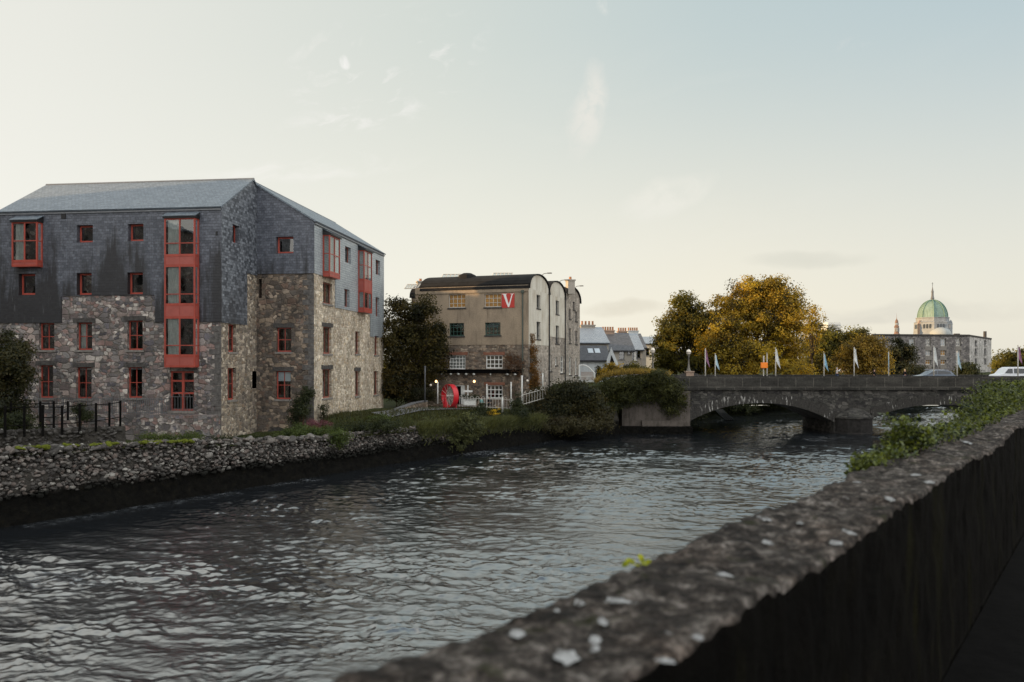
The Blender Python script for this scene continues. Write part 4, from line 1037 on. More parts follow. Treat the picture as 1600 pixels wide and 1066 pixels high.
# ------------------------------------------------------------------ building B: rendered mill with three barrel roofs
TB = R(18); DB = Vector((math.cos(TB), -math.sin(TB))); DR = Vector((math.sin(TB), math.cos(TB)))
CB = Vector((26/F*88, 88.0)); PBF = Plane(CB, DB); PBR = Plane(CB, DR)
barrel = thing('mill_house', 'tan rendered old mill with three rounded gables behind the red wheel', 'building', (CB.x, CB.y, 2.9))
def build_barrel():
    zb = 1.5; zs = 16.4; rise = 1.8; LB = -13.7
    us = [0.0, PBR.hit(857, 500)[0], PBR.hit(882, 500)[0], PBR.hit(906, 500)[0]]
    mbs = {k: MB() for k in ('render_tan', 'rubble_mill', 'render_white', 'rubble_pale')}
    top = [PBF.rect(701, 460, 727, 481), PBF.rect(757, 459, 783, 480)]
    mid = [PBF.rect(702, 505, 725, 525), PBF.rect(758, 504, 782, 524)]
    low = [PBF.rect(702, 555, 727, 577), PBF.rect(759, 555, 785, 576), PBF.rect(760, 602, 785, 623)]
    door = PBF.rect(711, 602, 726, 632)
    zr = PBF.hit(760, 539)[1]
    wall_grid(PBF, LB, 0, zb, zs, top+mid+low+[door], [(LB, zb, 0, zs, 'render_tan', 0), (LB, zb, 0, zr, 'rubble_mill', -.04)], mbs)
    g1 = [(838, 461, 844, 482), (838, 503, 844, 530)]; g2 = [(868, 470, 873, 491), (868, 509, 873, 537)]
    g3 = [(889, 483, 892, 498), (899, 487, 902, 502), (895, 468, 898, 484), (889, 513, 892, 536), (899, 517, 902, 538), (889, 558, 893, 586), (899, 560, 902, 586)]
    lw = [(858.5, 555, 862, 580), (867.5, 558, 871, 571), (876, 556, 881, 583)]
    gr = [PBR.rect(*q) for q in g1+g2+g3+lw]
    zw1 = PBR.hit(848, 540)[1]; zw2 = PBR.hit(868, 527)[1]
    wall_grid(PBR, 0, us[3], zb, zs, gr, [(0, zb, us[3], zs, 'rubble_pale', 0), (0, zw1, us[1], zs, 'render_white', .04), (us[1], zw2, us[2], zs, 'render_white', .04)], mbs)
    n = 16
    def arc(k, r=0.0):
        c = (us[k]+us[k+1])/2; h = (us[k+1]-us[k])/2
        return [(c-(h+r)*math.cos(a), zs+(rise+r)*math.sin(a)**.85) for a in np.linspace(0, math.pi, n)]
    for k in range(3):
        mb = mbs['render_white' if k < 2 else 'rubble_pale']; o = .04 if k < 2 else 0
        mb.poly([PBR.p(u, z, o) for u, z in arc(k)])
    # back and left
    b = mbs['rubble_mill']
    a0 = PBF.p(LB, zb); a1 = PBR.p(us[3], zb, LB); a2 = PBR.p(us[3], zb, 0)
    for p, q in ((a0, a1), (a1, a2)): b.poly([p, q, q+V3(0, 0, zs-zb), p+V3(0, 0, zs-zb)])
    for u in (us[1]+.02, us[3]): b.poly([PBR.p(u, zb, LB), PBR.p(u, zb, LB-4.4), PBR.p(u, zs, LB-4.4), PBR.p(u, zs, LB)])
    b.poly([PBR.p(us[1]+.02, zb, LB-4.4), PBR.p(us[3], zb, LB-4.4), PBR.p(us[3], zs, LB-4.4), PBR.p(us[1]+.02, zs, LB-4.4)])
    for k, mb in mbs.items(): mb.build('wall', [k, 'interior'], barrel)
    for k in range(3):
        A = arc(k, .06); L = (LB+.6, LB-4.6, LB-4.6)[k]; rf = MB()
        for i in range(n-1):
            p = [PBR.p(*A[i], .22), PBR.p(*A[i+1], .22), PBR.p(*A[i+1], L), PBR.p(*A[i], L)]; rf.slab(p, .1)
        rf.poly([PBR.p(u, z, L) for u, z in A])
        rf.build('roof', 'felt_roof', barrel)
    pp = MB(); PBF.box(pp, LB, -.02, zs-.35, zs+.38, -.25, .1); pp.build('parapet', 'render_tan', barrel)
    # openings
    for r in top: window(barrel, PBF, r, 4, 3, 'pole_paint', .16, .07, .05, pane='amber_pane', sill='lintel_stone')  # top panes filled with a mottled amber colour
    for r in mid: window(barrel, PBF, r, 4, 2, 'green_paint', .18, .08, .06, transom=[.33, .66, .84], sill='lintel_stone')
    for i, r in enumerate(low): window(barrel, PBF, r, 4 if i else 5, 3, 'white_paint', .16, .1, .08, transom=[.33, .66] if i else [.25, .5, .75], sill=None, lintel='brick_red', curtain=2 if i == 0 else 0)
    for q in gr[:2]+gr[2:4]: window(barrel, PBR, q, 2, 3, 'grey_metal', .2, .08, .05, sill='lintel_stone')
    for q in gr[4:9]: window(barrel, PBR, q, 1, 2, 'grey_metal', .2, .08, .05, sill='lintel_stone')
    for q in gr[9:]: window(barrel, PBR, q, 2, 3, 'white_paint', .16, .12, .07, sill='lintel_stone')
    u0, z0, u1, z1 = door; d = MB(); PBF.box(d, u0, u0+.1, z0, z1, -.3, -.12); PBF.box(d, u1-.5, u1, z0, z1, -.3, -.12); PBF.box(d, u0+.1, u1-.5, z1-.12, z1, -.3, -.12)
    d.build('door', 'planter_white', barrel)
    # ledge with flood lamps under it
    a = PBF.hit(686, 582)[0]; bb = PBF.hit(815, 582)[0]; zl = PBF.hit(760, 581)[1]
    lg = MB(); PBF.box(lg, a, bb, zl-.16, zl+.18, .003, .45); PBF.box(lg, a, bb, zl+.18, zl+.26, .003, .56); L_ = lg.build('ledge', 'black_wood', barrel)
    for px in (692, 706, 718, 730, 742, 768, 794, 806.5):
        u = PBF.hit(px, 583)[0]; m = MB(); c = PBF.p(u, zl-.28, .34); s = .55 if px in (692, 768) else 1.0
        m.lathe([(.02, .14), (.1*s, .1), (.17*s, .02), (.16*s, -.04), (.08*s, -.1), (.01, -.12)], c, 12); m.build('flood_lamp', 'planter_white', L_, smooth=True)
    # down pipes
    def pipe(pl, u, za, zt, mat, o=.12):
        m = MB(); m.tube([pl.p(u, za, o), pl.p(u, zt-.5, o), pl.p(u, zt, o)], .075, 8)
        for z in np.arange(za+.5, zt, 1.8): m.tube([pl.p(u, z, o), pl.p(u, z+.08, o)], .1, 8)
        h = m; pl.box(h, u-.16, u+.16, zt, zt+.3, .02, .26); m.build('downpipe', mat, barrel)
    pipe(PBF, PBF.hit(817, 500)[0], 2.9, zs-.5, 'pipe_green')
    pipe(PBR, us[1], 3.2, zs-.1, 'dark_metal'); pipe(PBR, us[2], 3.4, zs-.1, 'dark_metal')
    # roof furniture
    def skylight(px0, px1, py0, py1, off):
        Y = 88+off; a = at(px0, py1, Y); b = at(px1, py1, Y); h = (py1-py0)*Y/F; k = MB(); n = 5
        s = V3(.5, .9, 0)
        for e in range(n+1):
            p = a.lerp(b, e/n); k.tube([p, p+s*.6+V3(0, 0, h)], .05, 5)
        k.tube([a, b], .06, 5); k.tube([a+s*.6+V3(0, 0, h), b+s*.6+V3(0, 0, h)], .06, 5)
        for e in range(n): p = a.lerp(b, e/n); q = a.lerp(b, (e+1)/n); k.tube([p, q+s*.6+V3(0, 0, h)], .03, 4)
        w = k.build('skylight', 'pole_paint', barrel)
        g = MB(); g.poly([a, b, b+s*.6+V3(0, 0, h), a+s*.6+V3(0, 0, h)]); g.build('pane', 'glass', w)
    skylight(688, 720, 428, 438, 6.0); skylight(767, 797, 426, 436, 4.6); skylight(632, 652, 444, 451, 14)
    v = MB(); c = at(730, 438, 92.5); v.lathe([(1.15, -.5), (1.15, .1), (1.0, .55), (.5, .8), (.05, .82)], c, 8); v.build('roof_vent', 'felt_roof', barrel)
    def chimney(px, py0, py1, Y, w):
        c = at(px, py1, Y); h = (py1-py0)*Y/F; m = MB(); m.box((c.x, c.y, c.z+h*.35-.5), (w, w, h*.7+1), .3); m.box((c.x, c.y, c.z+h*.7), (w*1.2, w*1.2, .16), .3)
        o = m.build('chimney', 'render_house', barrel)
        q = MB(); q.lathe([(.2, 0), (.16, h*.3), (.2, h*.32)], (c.x, c.y, c.z+h*.7+.08), 10); q.build('chimney_pot', 'terracotta', o)
    chimney(891, 434, 448, 105, .95); chimney(657, 437, 449, 103, .9)
    # small lamps at the gable tops
    for k in range(3):
        m = MB(); c = (us[k]+us[k+1])/2; m.tube([PBR.p(c+.4, zs+rise, .1), PBR.p(c+.4, zs+rise+.28, .5), PBR.p(c+.4, zs+rise+.32, 1.0)], .04, 5)
        PBR.box(m, c+.25, c+.55, zs+rise+.25, zs+rise+.36, .9, 1.4); m.build('gable_lamp', 'grey_metal', barrel)
build_barrel()
# square red sign carrying a white serif V
def v_sign():
    r = PBF.rect(784, 458.5, 804, 481); u0, z0, u1, z1 = r; c = PBF.p((u0+u1)/2, z0, .05)
    t = thing('wall_sign', 'square red sign with a white letter V beside top windows', 'sign', c)
    b = MB(); PBF.box(b, u0, u1, z0, z1, .006, .055); b.build('board', 'sign_red', t)
    m = MB(); w = u1-u0; h = z1-z0; X = lambda x: u0+w*x; Z = lambda z: z0+h*z
    def pol(pts): m.slab([PBF.p(X(x), Z(z), .058) for x, z in pts], .012)
    pol([(.13, .93), (.49, .04), (.56, .04), (.56, .24), (.33, .93)]); pol([(.56, .04), (.60, .04), (.87, .93), (.79, .93), (.56, .24)])
    pol([(.05, .93), (.42, .93), (.42, .97), (.05, .97)]); pol([(.7, .93), (.95, .93), (.95, .97), (.7, .97)])
    m.build('letter', 'white_paint', t)
v_sign()
# red wheel sculpture: a broad painted rim with pale spokes
def wheel():
    c = at(703, 619, 84); base = V3(c.x, c.y, ground(c.x, c.y))
    t = thing('wheel_sculpture', 'red water wheel standing upright on the riverside path', 'sculpture', base)
    rad = 1.25; ax = Vector((-.8, -.6, 0)).normalized(); up = V3(0, 0, 1); sd = ax.cross(up)
    wd = .3; n = 40; rim = MB(); ring = lambda r, a, o: c+sd*(r*math.cos(a))+up*(r*math.sin(a))+ax*o
    for k in range(n):
        a0, a1 = 2*math.pi*k/n, 2*math.pi*(k+1)/n
        for (p, q) in (((rad, -wd), (rad, wd)), ((rad, wd), (rad-.09, wd)), ((rad-.09, wd), (rad-.09, -wd)), ((rad-.09, -wd), (rad, -wd))):
            rim.poly([ring(p[0], a0, p[1]), ring(p[0], a1, p[1]), ring(q[0], a1, q[1]), ring(q[0], a0, q[1])])
    rim.build('rim', 'sculpture_red', t)
    sp = MB()
    for k in range(12):
        a = 2*math.pi*k/12
        for o in (-.3, .3): sp.tube([ring(.12, a, o*.6), ring(rad-.06, a, o)], .022, 5)
    sp.tube([c-ax*.45, c+ax*.45], .14, 12); sp.build('spokes', 'pole_paint', t)
    for o in (-.62, .62):
        p = c+ax*o; m = MB(); g = V3(p.x, p.y, ground(p.x, p.y)-.05)
        m.tube([g-sd*.28, p+up*.05], [.1, .07], 6); m.tube([g+sd*.28, p+up*.05], [.1, .07], 6); m.tube([c+ax*(o-.2 if o > 0 else o+.2), p], .06, 8); m.build('support', 'sculpture_red', t)
wheel()
# white railings with hooped pickets before the terrace
def railing(name, label, a, b, h, n, group=None, hoops=True):
    t = thing(name, label, 'railing', a, group); a = Vector(a); b = Vector(b); m = MB()
    for k in range(n):
        p = a.lerp(b, (k+.5)/n); q = a.lerp(b, (k+1.5)/n) if k < n-1 else None
        m.tube([p, p+V3(0, 0, h*.93)], .02, 5)
        if hoops and k % 2 == 0 and q is not None:
            m.tube([p.lerp(q, .5-.5*math.cos(w))+V3(0, 0, h*.9+.16*math.sin(w)) for w in np.linspace(0, math.pi, 7)], .02, 5)
    m.build('pickets', 'pole_paint', t)
    r = MB()
    for z in (.12, h*.84): r.tube([a+V3(0, 0, z), b+V3(0, 0, z)], .028, 6)
    r.build('rail', 'pole_paint', t); return t
railing('railing', 'long white hooped railing in front of the mill terrace', at(716, 636, 83.5), at(803, 640, 82), 1.15, 20)
railing('railing', 'short white hooped railing stepping down to the dark bushes', at(816, 634, 82), at(850, 624, 86), 1.3, 8)
def posts(lst):
    for (px, y0, y1, Y, lab, mat, r) in lst:
        a = at(px, y1, Y); h = (y1-y0)*Y/F; m = MB(); m.tube([a+V3(0, 0, -.2), a+V3(0, 0, h*.96), a+V3(0, 0, h)], [r, r, r*.6], 8); m.tube([a+V3(0, 0, h*.97), a+V3(0, 0, h*.99)], r*1.5, 8)
        tag(m.build('post', mat, smooth=True), lab, 'post')
posts([(684, 597, 628, 84.5, 'white post at the left end of the mill terrace', 'white_paint', .07), (798.5, 597, 638, 82, 'white post at the right end of the hooped railing', 'white_paint', .07),
       (815.5, 587, 634, 82, 'tall white post where the railing turns to the bushes', 'white_paint', .085), (848, 583, 604, 86, 'white post above the dark bushes by the rounded gables', 'white_paint', .07),
       (664, 572, 626, 83.5, 'tall slim dark grey pole beside the tree', 'grey_metal', .085), (785, 620, 641, 82, 'stout low white post within the hooped railing', 'white_paint', .09),
       (760.5, 600, 637, 83, 'thin white post left of the ground floor window', 'white_paint', .06)])
def wall_lamps():
    for (px, py, lit, lab) in ((681.5, 596, 1, 'glowing amber bulb lamp over the left end of the terrace'), (741, 596, 1, 'glowing bulb lamp on the wall between door and window'), (673, 602, 0, 'small pale lamp hanging in the tree gap by the terrace'), (824, 595, 0, 'small pale lamp high on the corner by the orange creeper')):
        p = at(px, py, 86.0); t = thing('wall_lamp', lab, 'lamp', p)
        m = MB(); m.lathe([(.03, -.14), (.1, -.09), (.13, 0), (.1, .09), (.03, .13)], p, 10); m.build('bulb', 'lamp_lit' if lit else 'lamp_globe', t, smooth=True)
        b = MB(); b.tube([p+V3(0, 0, .12), p+V3(0, .3, .3), p+V3(0, 2.2, .32)], .025, 5); b.build('bracket', 'dark_metal', t)
wall_lamps()
def terrace_things():
    # bench-like white planter with a wooden signpost, shrubs and seated guests
    a = at(734, 634, 83.2); t = thing('planter', 'white box planter behind the railing beside the wheel', 'planter', a)
    m = MB(); m.box(a+V3(0, 0, .28), (1.25, .45, .5), -.2); m.box(a+V3(0, 0, .59), (1.35, .55, .06), -.2); m.build('box', 'planter_white', t, bevel=.02)
    a = at(731, 622, 84.5); t = thing('signpost', 'small white timber cross post with two arms above the planter', 'signpost', a+V3(0, 0, -.9))
    m = MB(); m.tube([a+V3(0, 0, -.9), a+V3(0, 0, 1.35)], .07, 6); m.build('pole', 'planter_white', t)
    for z, w in ((.72, 1.0),): m = MB(); m.box(a+V3(0, -.1, z), (w, .05, .2), .05); m.build('arm', 'planter_white', t)
terrace_things()

# ------------------------------------------------------------------ people
def skin_obj(name, verts, edges, rad, mat, parent, root=0, sub=1):
    me = bpy.data.meshes.new(name); me.from_pydata(verts, edges, []); me.materials.append(M[mat])
    o = bpy.data.objects.new(name, me); C.objects.link(o); o.parent = parent; LOC[o.name] = LOC[parent.name]
    s = o.modifiers.new('skin', 'SKIN'); s.use_smooth_shade = True
    for v, r in zip(me.skin_vertices[0].data, rad): v.radius = (r, r) if not hasattr(r, '__len__') else r
    me.skin_vertices[0].data[root].use_root = True
    u = o.modifiers.new('sub', 'SUBSURF'); u.levels = sub; u.render_levels = sub
    return o
def person(label, loc, rz, pose='stand', top='cloth_white', legs='cloth_denim', hair='hair_dark', long_hair=False, group=None):
    t = thing('person', label, 'person', loc, group); t.rotation_euler.z = rz
    # joints, facing -Y: pelvis, spine, chest, neck, head
    sit = pose == 'sit'; d = -.42 if sit else 0
    P = {'pel': (0, 0, .93+d), 'spi': (0, .01, 1.12+d), 'che': (0, 0, 1.32+d), 'nec': (0, .01, 1.47+d), 'hea': (0, -.015, 1.56+d), 'cro': (0, 0, 1.68+d)}
    Rr = {'pel': .14, 'spi': .115, 'che': .145, 'nec': .055, 'hea': (.082, .092), 'cro': (.07, .078)}
    Ed = [('pel', 'spi'), ('spi', 'che'), ('che', 'nec'), ('nec', 'hea'), ('hea', 'cro')]
    for s, k in ((-1, 'l'), (1, 'r')):
        P['sh'+k] = (s*.18, .01, 1.4+d)
        if pose == 'photo':
            P['el'+k] = (s*.27, -.16, 1.28+d); P['wr'+k] = (s*.09, -.33, 1.5+d); hd = Vector((-s*.2, -.25, .25)).normalized()
        elif pose == 'walk':
            P['el'+k] = (s*.23, .06*s, 1.13+d); P['wr'+k] = (s*.22, -.1+.1*s, .92+d); hd = Vector((0, -.3, -.9)).normalized()
        else:
            P['el'+k] = (s*.25, -.02, 1.13+d); P['wr'+k] = (s*.16, -.26, 1.08+d); hd = Vector((-s*.3, -.9, -.1)).normalized()
        w = Vector(P['wr'+k]); P['pa'+k] = tuple(w+hd*.075)
        Rr.update({'sh'+k: .06, 'el'+k: .042, 'wr'+k: .027, 'pa'+k: (.035, .02)})
        Ed += [('che', 'sh'+k), ('sh'+k, 'el'+k), ('el'+k, 'wr'+k), ('wr'+k, 'pa'+k)]
        side = hd.cross(Vector((0, 0, 1))); side = side.normalized() if side.length > .1 else Vector((1, 0, 0))
        for f in range(5):
            nm = f'f{f}{k}'; ln = (.055, .075, .082, .075, .058)[f]
            st_ = Vector(P['pa'+k])+side*(.03*(f-2)*.6) + hd*.03 if f else w+hd*.03+side*(-.035)
            e1 = st_+hd*ln*.6+(side*-.03 if f == 0 else Vector((0, 0, 0))); e2 = e1+(hd*.4+Vector((0, 0, -.35))).normalized()*ln*.5
            P[nm+'a'] = tuple(st_); P[nm+'b'] = tuple(e1); P[nm+'c'] = tuple(e2); Rr.update({nm+'a': .009, nm+'b': .0085, nm+'c': .007})
            Ed += [(('wr' if f == 0 else 'pa')+k, nm+'a'), (nm+'a', nm+'b'), (nm+'b', nm+'c')]
        P['hi'+k] = (s*.1, 0, .88+d)
        if sit: P['kn'+k] = (s*.13, -.42, .5); P['an'+k] = (s*.13, -.36, .09)
        elif pose == 'walk': P['kn'+k] = (s*.1, -.05-.1*s, .5); P['an'+k] = (s*.1, .02-.22*s+.08, .09)
        else: P['kn'+k] = (s*.11, -.02, .5); P['an'+k] = (s*.12, .02, .09)
        a = P['an'+k]; P['to'+k] = (a[0], a[1]-.17, .04)
        Rr.update({'hi'+k: .095, 'kn'+k: .06, 'an'+k: .042, 'to'+k: .035}); Ed += [('pel', 'hi'+k), ('hi'+k, 'kn'+k), ('kn'+k, 'an'+k), ('an'+k, 'to'+k)]
    P['nos'] = (0, -.105, 1.575+d); Rr['nos'] = .016; Ed.append(('hea', 'nos'))
    def sub(name, keys, mat, grow, edges=None):
        ks = [k for k in P if k in keys] if keys else list(P); ix = {k: i for i, k in enumerate(ks)}
        ee = [(ix[a], ix[b]) for a, b in Ed if a in ix and b in ix]
        rr = [tuple(q+grow for q in Rr[k]) if hasattr(Rr[k], '__len__') else Rr[k]+grow for k in ks]
        base = LOC[t.name]
        return skin_obj(name, [P[k] for k in ks], ee, rr, mat, t, ix.get('pel', 0))
    sub('body', None, 'skin', 0)
    sub('shirt', {'pel', 'spi', 'che', 'shl', 'shr', 'ell', 'elr', 'wrl', 'wrr'}, top, .016)
    sub('trousers', {'pel', 'hil', 'hir', 'knl', 'knr', 'anl', 'anr'}, legs, .014)
    hv = [(0, .02, 1.68+d), (0, .07, 1.6+d), (0, .075, 1.5+d)]; hr = [.088, .085, .05]
    if long_hair: hv += [(0, .09, 1.38+d), (0, .1, 1.28+d)]; hr += [.08, .05]
    hv = [(0, -.04, 1.715+d)]+hv; hr = [.05]+hr
    skin_obj('hair', hv, [(i, i+1) for i in range(len(hv)-1)], hr, hair, t)
    return t
pd = at(752, 636, 86); person('dark haired person in a teal top seated on the mill terrace', (pd.x, pd.y, 3.2), R(60), 'sit', 'cloth_teal', 'cloth_black', 'hair_dark', True)
pd = at(750.5, 636, 86.5); person('person in black with dark hair beside the teal top guest', (pd.x+1.0, pd.y, 3.2), R(-40), 'sit', 'cloth_black', 'cloth_black', 'hair_dark')

# ------------------------------------------------------------------ road bridge
YB = 92.0; XB = lambda px: (px-800)/F*YB; ZBr = lambda py: H-(py-HZ)/F*YB
DECK = 5.8; XL, XR = XB(1062), 72.0
bridge = thing('road_bridge', 'low grey stone road bridge of flat arches crossing the river', 'bridge', (XB(1333), YB+5, -.5))
def build_bridge():
    yb, yf = YB, YB+10.0
    zt = ZBr(609)
    arches = [(XB(1075), XB(1303), 1.3, ZBr(630)), (XB(1363), XB(1575), 1.75, ZBr(632.5))]
    def zin(x):
        for a, b, s, c in arches:
            if a < x < b:
                u = (2*x-a-b)/(b-a); return s+(c-s)*(1-abs(u)**2.2)
        return -1.0
    xs = sorted(set(list(np.linspace(XL-1, XR, 60))+[v for a, b, s, c in arches for v in np.linspace(a+.001, b-.001, 41)]+[v for a, b, s, c in arches for v in (a-.001, b+.001)]))
    m = MB(); so_ = MB()
    for x0, x1 in zip(xs[:-1], xs[1:]):
        z0, z1 = zin(x0), zin(x1)
        for y in (yb, yf): m.poly([(x0, y, z0), (x1, y, z1), (x1, y, zt), (x0, y, zt)])
        so_.poly([(x0, yb+.002, z0), (x1, yb+.002, z1), (x1, yf-.002, z1), (x0, yf-.002, z0)])
    m.poly([(XL-1, yb, -1), (XL-1, yf, -1), (XL-1, yf, zt), (XL-1, yb, zt)])
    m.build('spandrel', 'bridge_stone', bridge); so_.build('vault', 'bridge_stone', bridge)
    for a, b, s, c in arches:
        v = MB(); n = 44
        for k in range(n):
            u0 = a+(b-a)*k/n; u1 = a+(b-a)*(k+.96)/n; q = []
            def ou(x):
                e = .05; dz = (zin(min(x+e, b-.002))-zin(max(x-e, a+.002)))/(2*e); l = math.hypot(1, dz); return (-dz/l, 1/l)
            g = rnd.uniform(.92, 1.12); o0, o1 = ou(u0), ou(u1); i0, i1 = zin(max(u0, a+.003)), zin(min(u1, b-.003)); hh = min(g*1.05, max(.3, zt-max(i0, i1)-.12))
            q = [V3(u0, yb, i0), V3(u1, yb, i1), V3(u1+o1[0]*hh, yb, i1+o1[1]*hh), V3(u0+o0[0]*hh, yb, i0+o0[1]*hh)]
            v.slab([p+V3(0, -.005, 0) for p in q], .06+rnd.uniform(0, .05))
        v.build('arch_ring', 'voussoir_stone', bridge)
    # string course, parapets, road
    zp0, zp1 = zt+.02, ZBr(588)
    sc_ = MB(); sc_.box(((XL-.5+XR)/2, yb-.14, zt+.16), (XR-XL+.5, .34, .34)); sc_.build('string_course', 'parapet_stone', bridge)
    for y in (yb+.2, yf-.2):
        p = MB(); p.box(((XL-.5+XR)/2, y, (zt+.33+zp1-.12)/2), (XR-XL+.5, .42, zp1-.12-zt-.33)); k = p.build('parapet', 'parapet_stone', bridge)
        cp = MB(); x = XL-.5
        while x < XR:
            L = rnd.uniform(1.4, 2.1); cp.box((x+L/2, y, zp1-.06+rnd.uniform(-.012, .012)), (L-.025, .5, .14)); x += L
        cp.build('coping', 'parapet_stone', k)
    d = MB(); d.box(((XL-1+XR)/2, (yb+yf)/2, DECK-.3), (XR-XL+1, yf-yb-.02, .5)); d.build('deck', 'asphalt', bridge)
    for y in (yb+1.3, yf-1.3): f = MB(); f.box(((XL-1+XR)/2, y, DECK+.01), (XR-XL+1, 1.75, .14)); f.build('footway', 'path_gravel', bridge)
    ln = MB(); x = XL
    while x < XR: ln.box((x, (yb+yf)/2, DECK-.046), (2, .12, .004)); x += 5
    ln.build('road_marking', 'white_paint', bridge)
    # cutwater pier with a half-cone cap
    c = (XB(1333), YB+.2, 0); rad = XB(1362)-XB(1333)
    p = MB(); p.lathe([(rad+.12, -1.2), (rad+.12, .12), (rad, .2), (rad, 1.78)], c, 10, 0, math.pi/10); p.build('pier', 'pier_stone', bridge)
    p = MB(); p.lathe([(rad+.12, 1.78), (rad+.14, 1.95), (rad*.86, 2.3), (rad*.6, 2.65), (rad*.3, 2.9), (.05, 2.95)], c, 10, 0, math.pi/10); p.build('cutwater_cap', 'bridge_stone', bridge)
    p = MB(); p.box((c[0], (yb+yf)/2+.6, .3), (2*rad, yf-yb-1.5, 3.0)); p.build('pier', 'pier_stone', bridge)
m_plain('pier_stone', (.022, .02, .018), .9, .25, var=.6, sc=3)
build_bridge()
# concrete stained river wall left of the bridge and its stepped foot
def abut():
    t = thing('river_wall', 'stained concrete river wall below the ivy left of the bridge', 'wall', (XB(1010), 91, 0))
    a, b = at(972, 663, 92.3), at(1045, 662, 92.0); m = MB()
    m.obox((a.x, a.y, -.6), (b.x-a.x, b.y-a.y, 0), (0, 3.4, 0), (0, 0, 6.0)); m.build('wall', 'concrete_stain', t)
    for (x0, x1, zt, yo) in ((1002, 1070, 1.5, 91.5), (1044, 1078, 4.9, 91.8)):
        f = MB(); f.box(((XB(x0)+XB(x1))/2, yo+1.2, (zt-.8)/2), (XB(x1)-XB(x0), 2.4, zt+.8)); f.build('plinth', 'concrete_stain', t, bevel=.05)
    f = MB(); f.box(((XB(965)+XB(1080))/2, 91.6, .1), (XB(1080)-XB(965), 1.0, 1.5)); f.build('weedy_foot', 'quay_weed', t, bevel=.1)
abut()
# small weir chute seen under the first arch
def chute():
    a = at(1116, 640, 106); b = at(1134, 657, 103); t = thing('weir_chute', 'narrow sloping weir chute of pale water under the arch', 'weir', (b.x, b.y, -.1))
    w = V3(1.2, .3, 0); m = MB(); m.slab([a, a+w, b+w, b], .1); m.build('bed', 'quay_weed', t)
    m = MB()
    for k in range(5): f = w*(k/4*.92+.02); m.tube([a+f+V3(0, -.05, .02), b+f+V3(0, -.05, .02)], [.05, .03], 5)
    m.build('water_streaks', 'weir_water', t)
m_plain('weir_water', (.03, .032, .032), .6, .3, var=.6)
chute()
# ------------------------------------------------------------------ on and around the bridge
def flag_pole(px, ytop, Y, flag, label, side=1, long_=1.0, rot=0.0, lean=0.0):
    a = at(px, ytop, Y); z0 = DECK+.08; h = a.z-z0
    t = thing('flagpole', label, 'flagpole', (a.x, Y, z0), 'flagpoles along the bridge')
    m = MB(); m.tube([(a.x, Y, z0), (a.x+lean*.5, Y, z0+h*.5), (a.x+lean, Y, z0+h)], [.075, .065, .05], 8); m.lathe([(.01, .0), (.08, .06), (.01, .14)], (a.x+lean, Y, z0+h), 8); m.build('pole', 'pole_paint', t, smooth=True)
    if flag is None: return
    L = 2.2*long_; f = MB(); nu, nv = 6, 12; P = []
    for j in range(nv+1):
        v = j/nv; row = []
        for i in range(nu+1):
            u = i/nu; wv = .10*math.sin(u*9+v*4+px)*u
            x = side*(u*(.12+.4*v**1.2)); z = -.05-L*v*.62-u*L*(.05+.36*v)
            row.append(V3(a.x+lean+side*.05+x*math.cos(rot), Y-.02+wv+x*math.sin(rot), z0+h+z))
        P.append(row)
    i0 = len(f.v)
    for r in P: f.v += [tuple(q) for q in r]
    for j in range(nv):
        for i in range(nu): f.f.append((i0+j*(nu+1)+i, i0+j*(nu+1)+i+1, i0+(j+1)*(nu+1)+i+1, i0+(j+1)*(nu+1)+i)); f.m.append(0)
    o = f.build('flag', flag, t, smooth=True); s = o.modifiers.new('solid', 'SOLIDIFY'); s.thickness = .012
near, far = YB+.95, YB+9.2
flag_pole(1102, 546, near, 'flag_purple', 'tall pole with limp purple flag nearest the globe lamp', 1, .95)
flag_pole(1117.5, 554, far, 'flag_pale_blue', 'shorter pole with grey blue flag beside the purple flag', 1, .9)
flag_pole(1212, 545, near, 'flag_white', 'tall pole with white flag before the big golden tree', 1, 1.05)
flag_pole(1198.5, 553, far, None, 'bare pole without a flag beside the orange lifebuoy box', 1)
flag_pole(1287.5, 553, far, 'flag_blue', 'shorter pole with blue flag left of the person taking a picture', 1, 1.0)
flag_pole(1334.5, 544, near, 'flag_white', 'tall pole with white flag right of the person taking a picture', 1, 1.05, 0, 0)
flag_pole(1388.5, 551, far, 'flag_blue', 'shorter pole with bright blue flag before the dark conifer', -1, .95, R(70))
flag_pole(1459, 542, near, 'flag_white', 'tall pole with white flag in front of the silver car', 1, 1.1)
flag_pole(1495.5, 550, far, 'flag_pale_blue', 'shorter pole with pale blue flag right of the silver car', 1, 1.05)
flag_pole(1590.5, 541, near, 'flag_purple', 'tall pole with purple flag in front of the white van', 1, 1.0)
def lifebuoy():
    a = at(1193, 588, near); t = thing('lifebuoy_stand', 'orange lifebuoy box on a pale post at the bridge', 'lifebuoy stand', (a.x, near, DECK+.08))
    z = lambda py: H-(py-HZ)/F*near
    m = MB(); m.tube([(a.x, near, DECK+.08), (a.x, near, z(556))], [.07, .07], 8); m.box((a.x, near-.06, z(561)), (.14, .1, .75)); m.build('pole', 'pole_paint', t)
    b = MB(); b.box((a.x, near-.2, z(571)), (.8, .28, .66)); b.build('box', 'orange_plastic', t, bevel=.05)
lifebuoy()
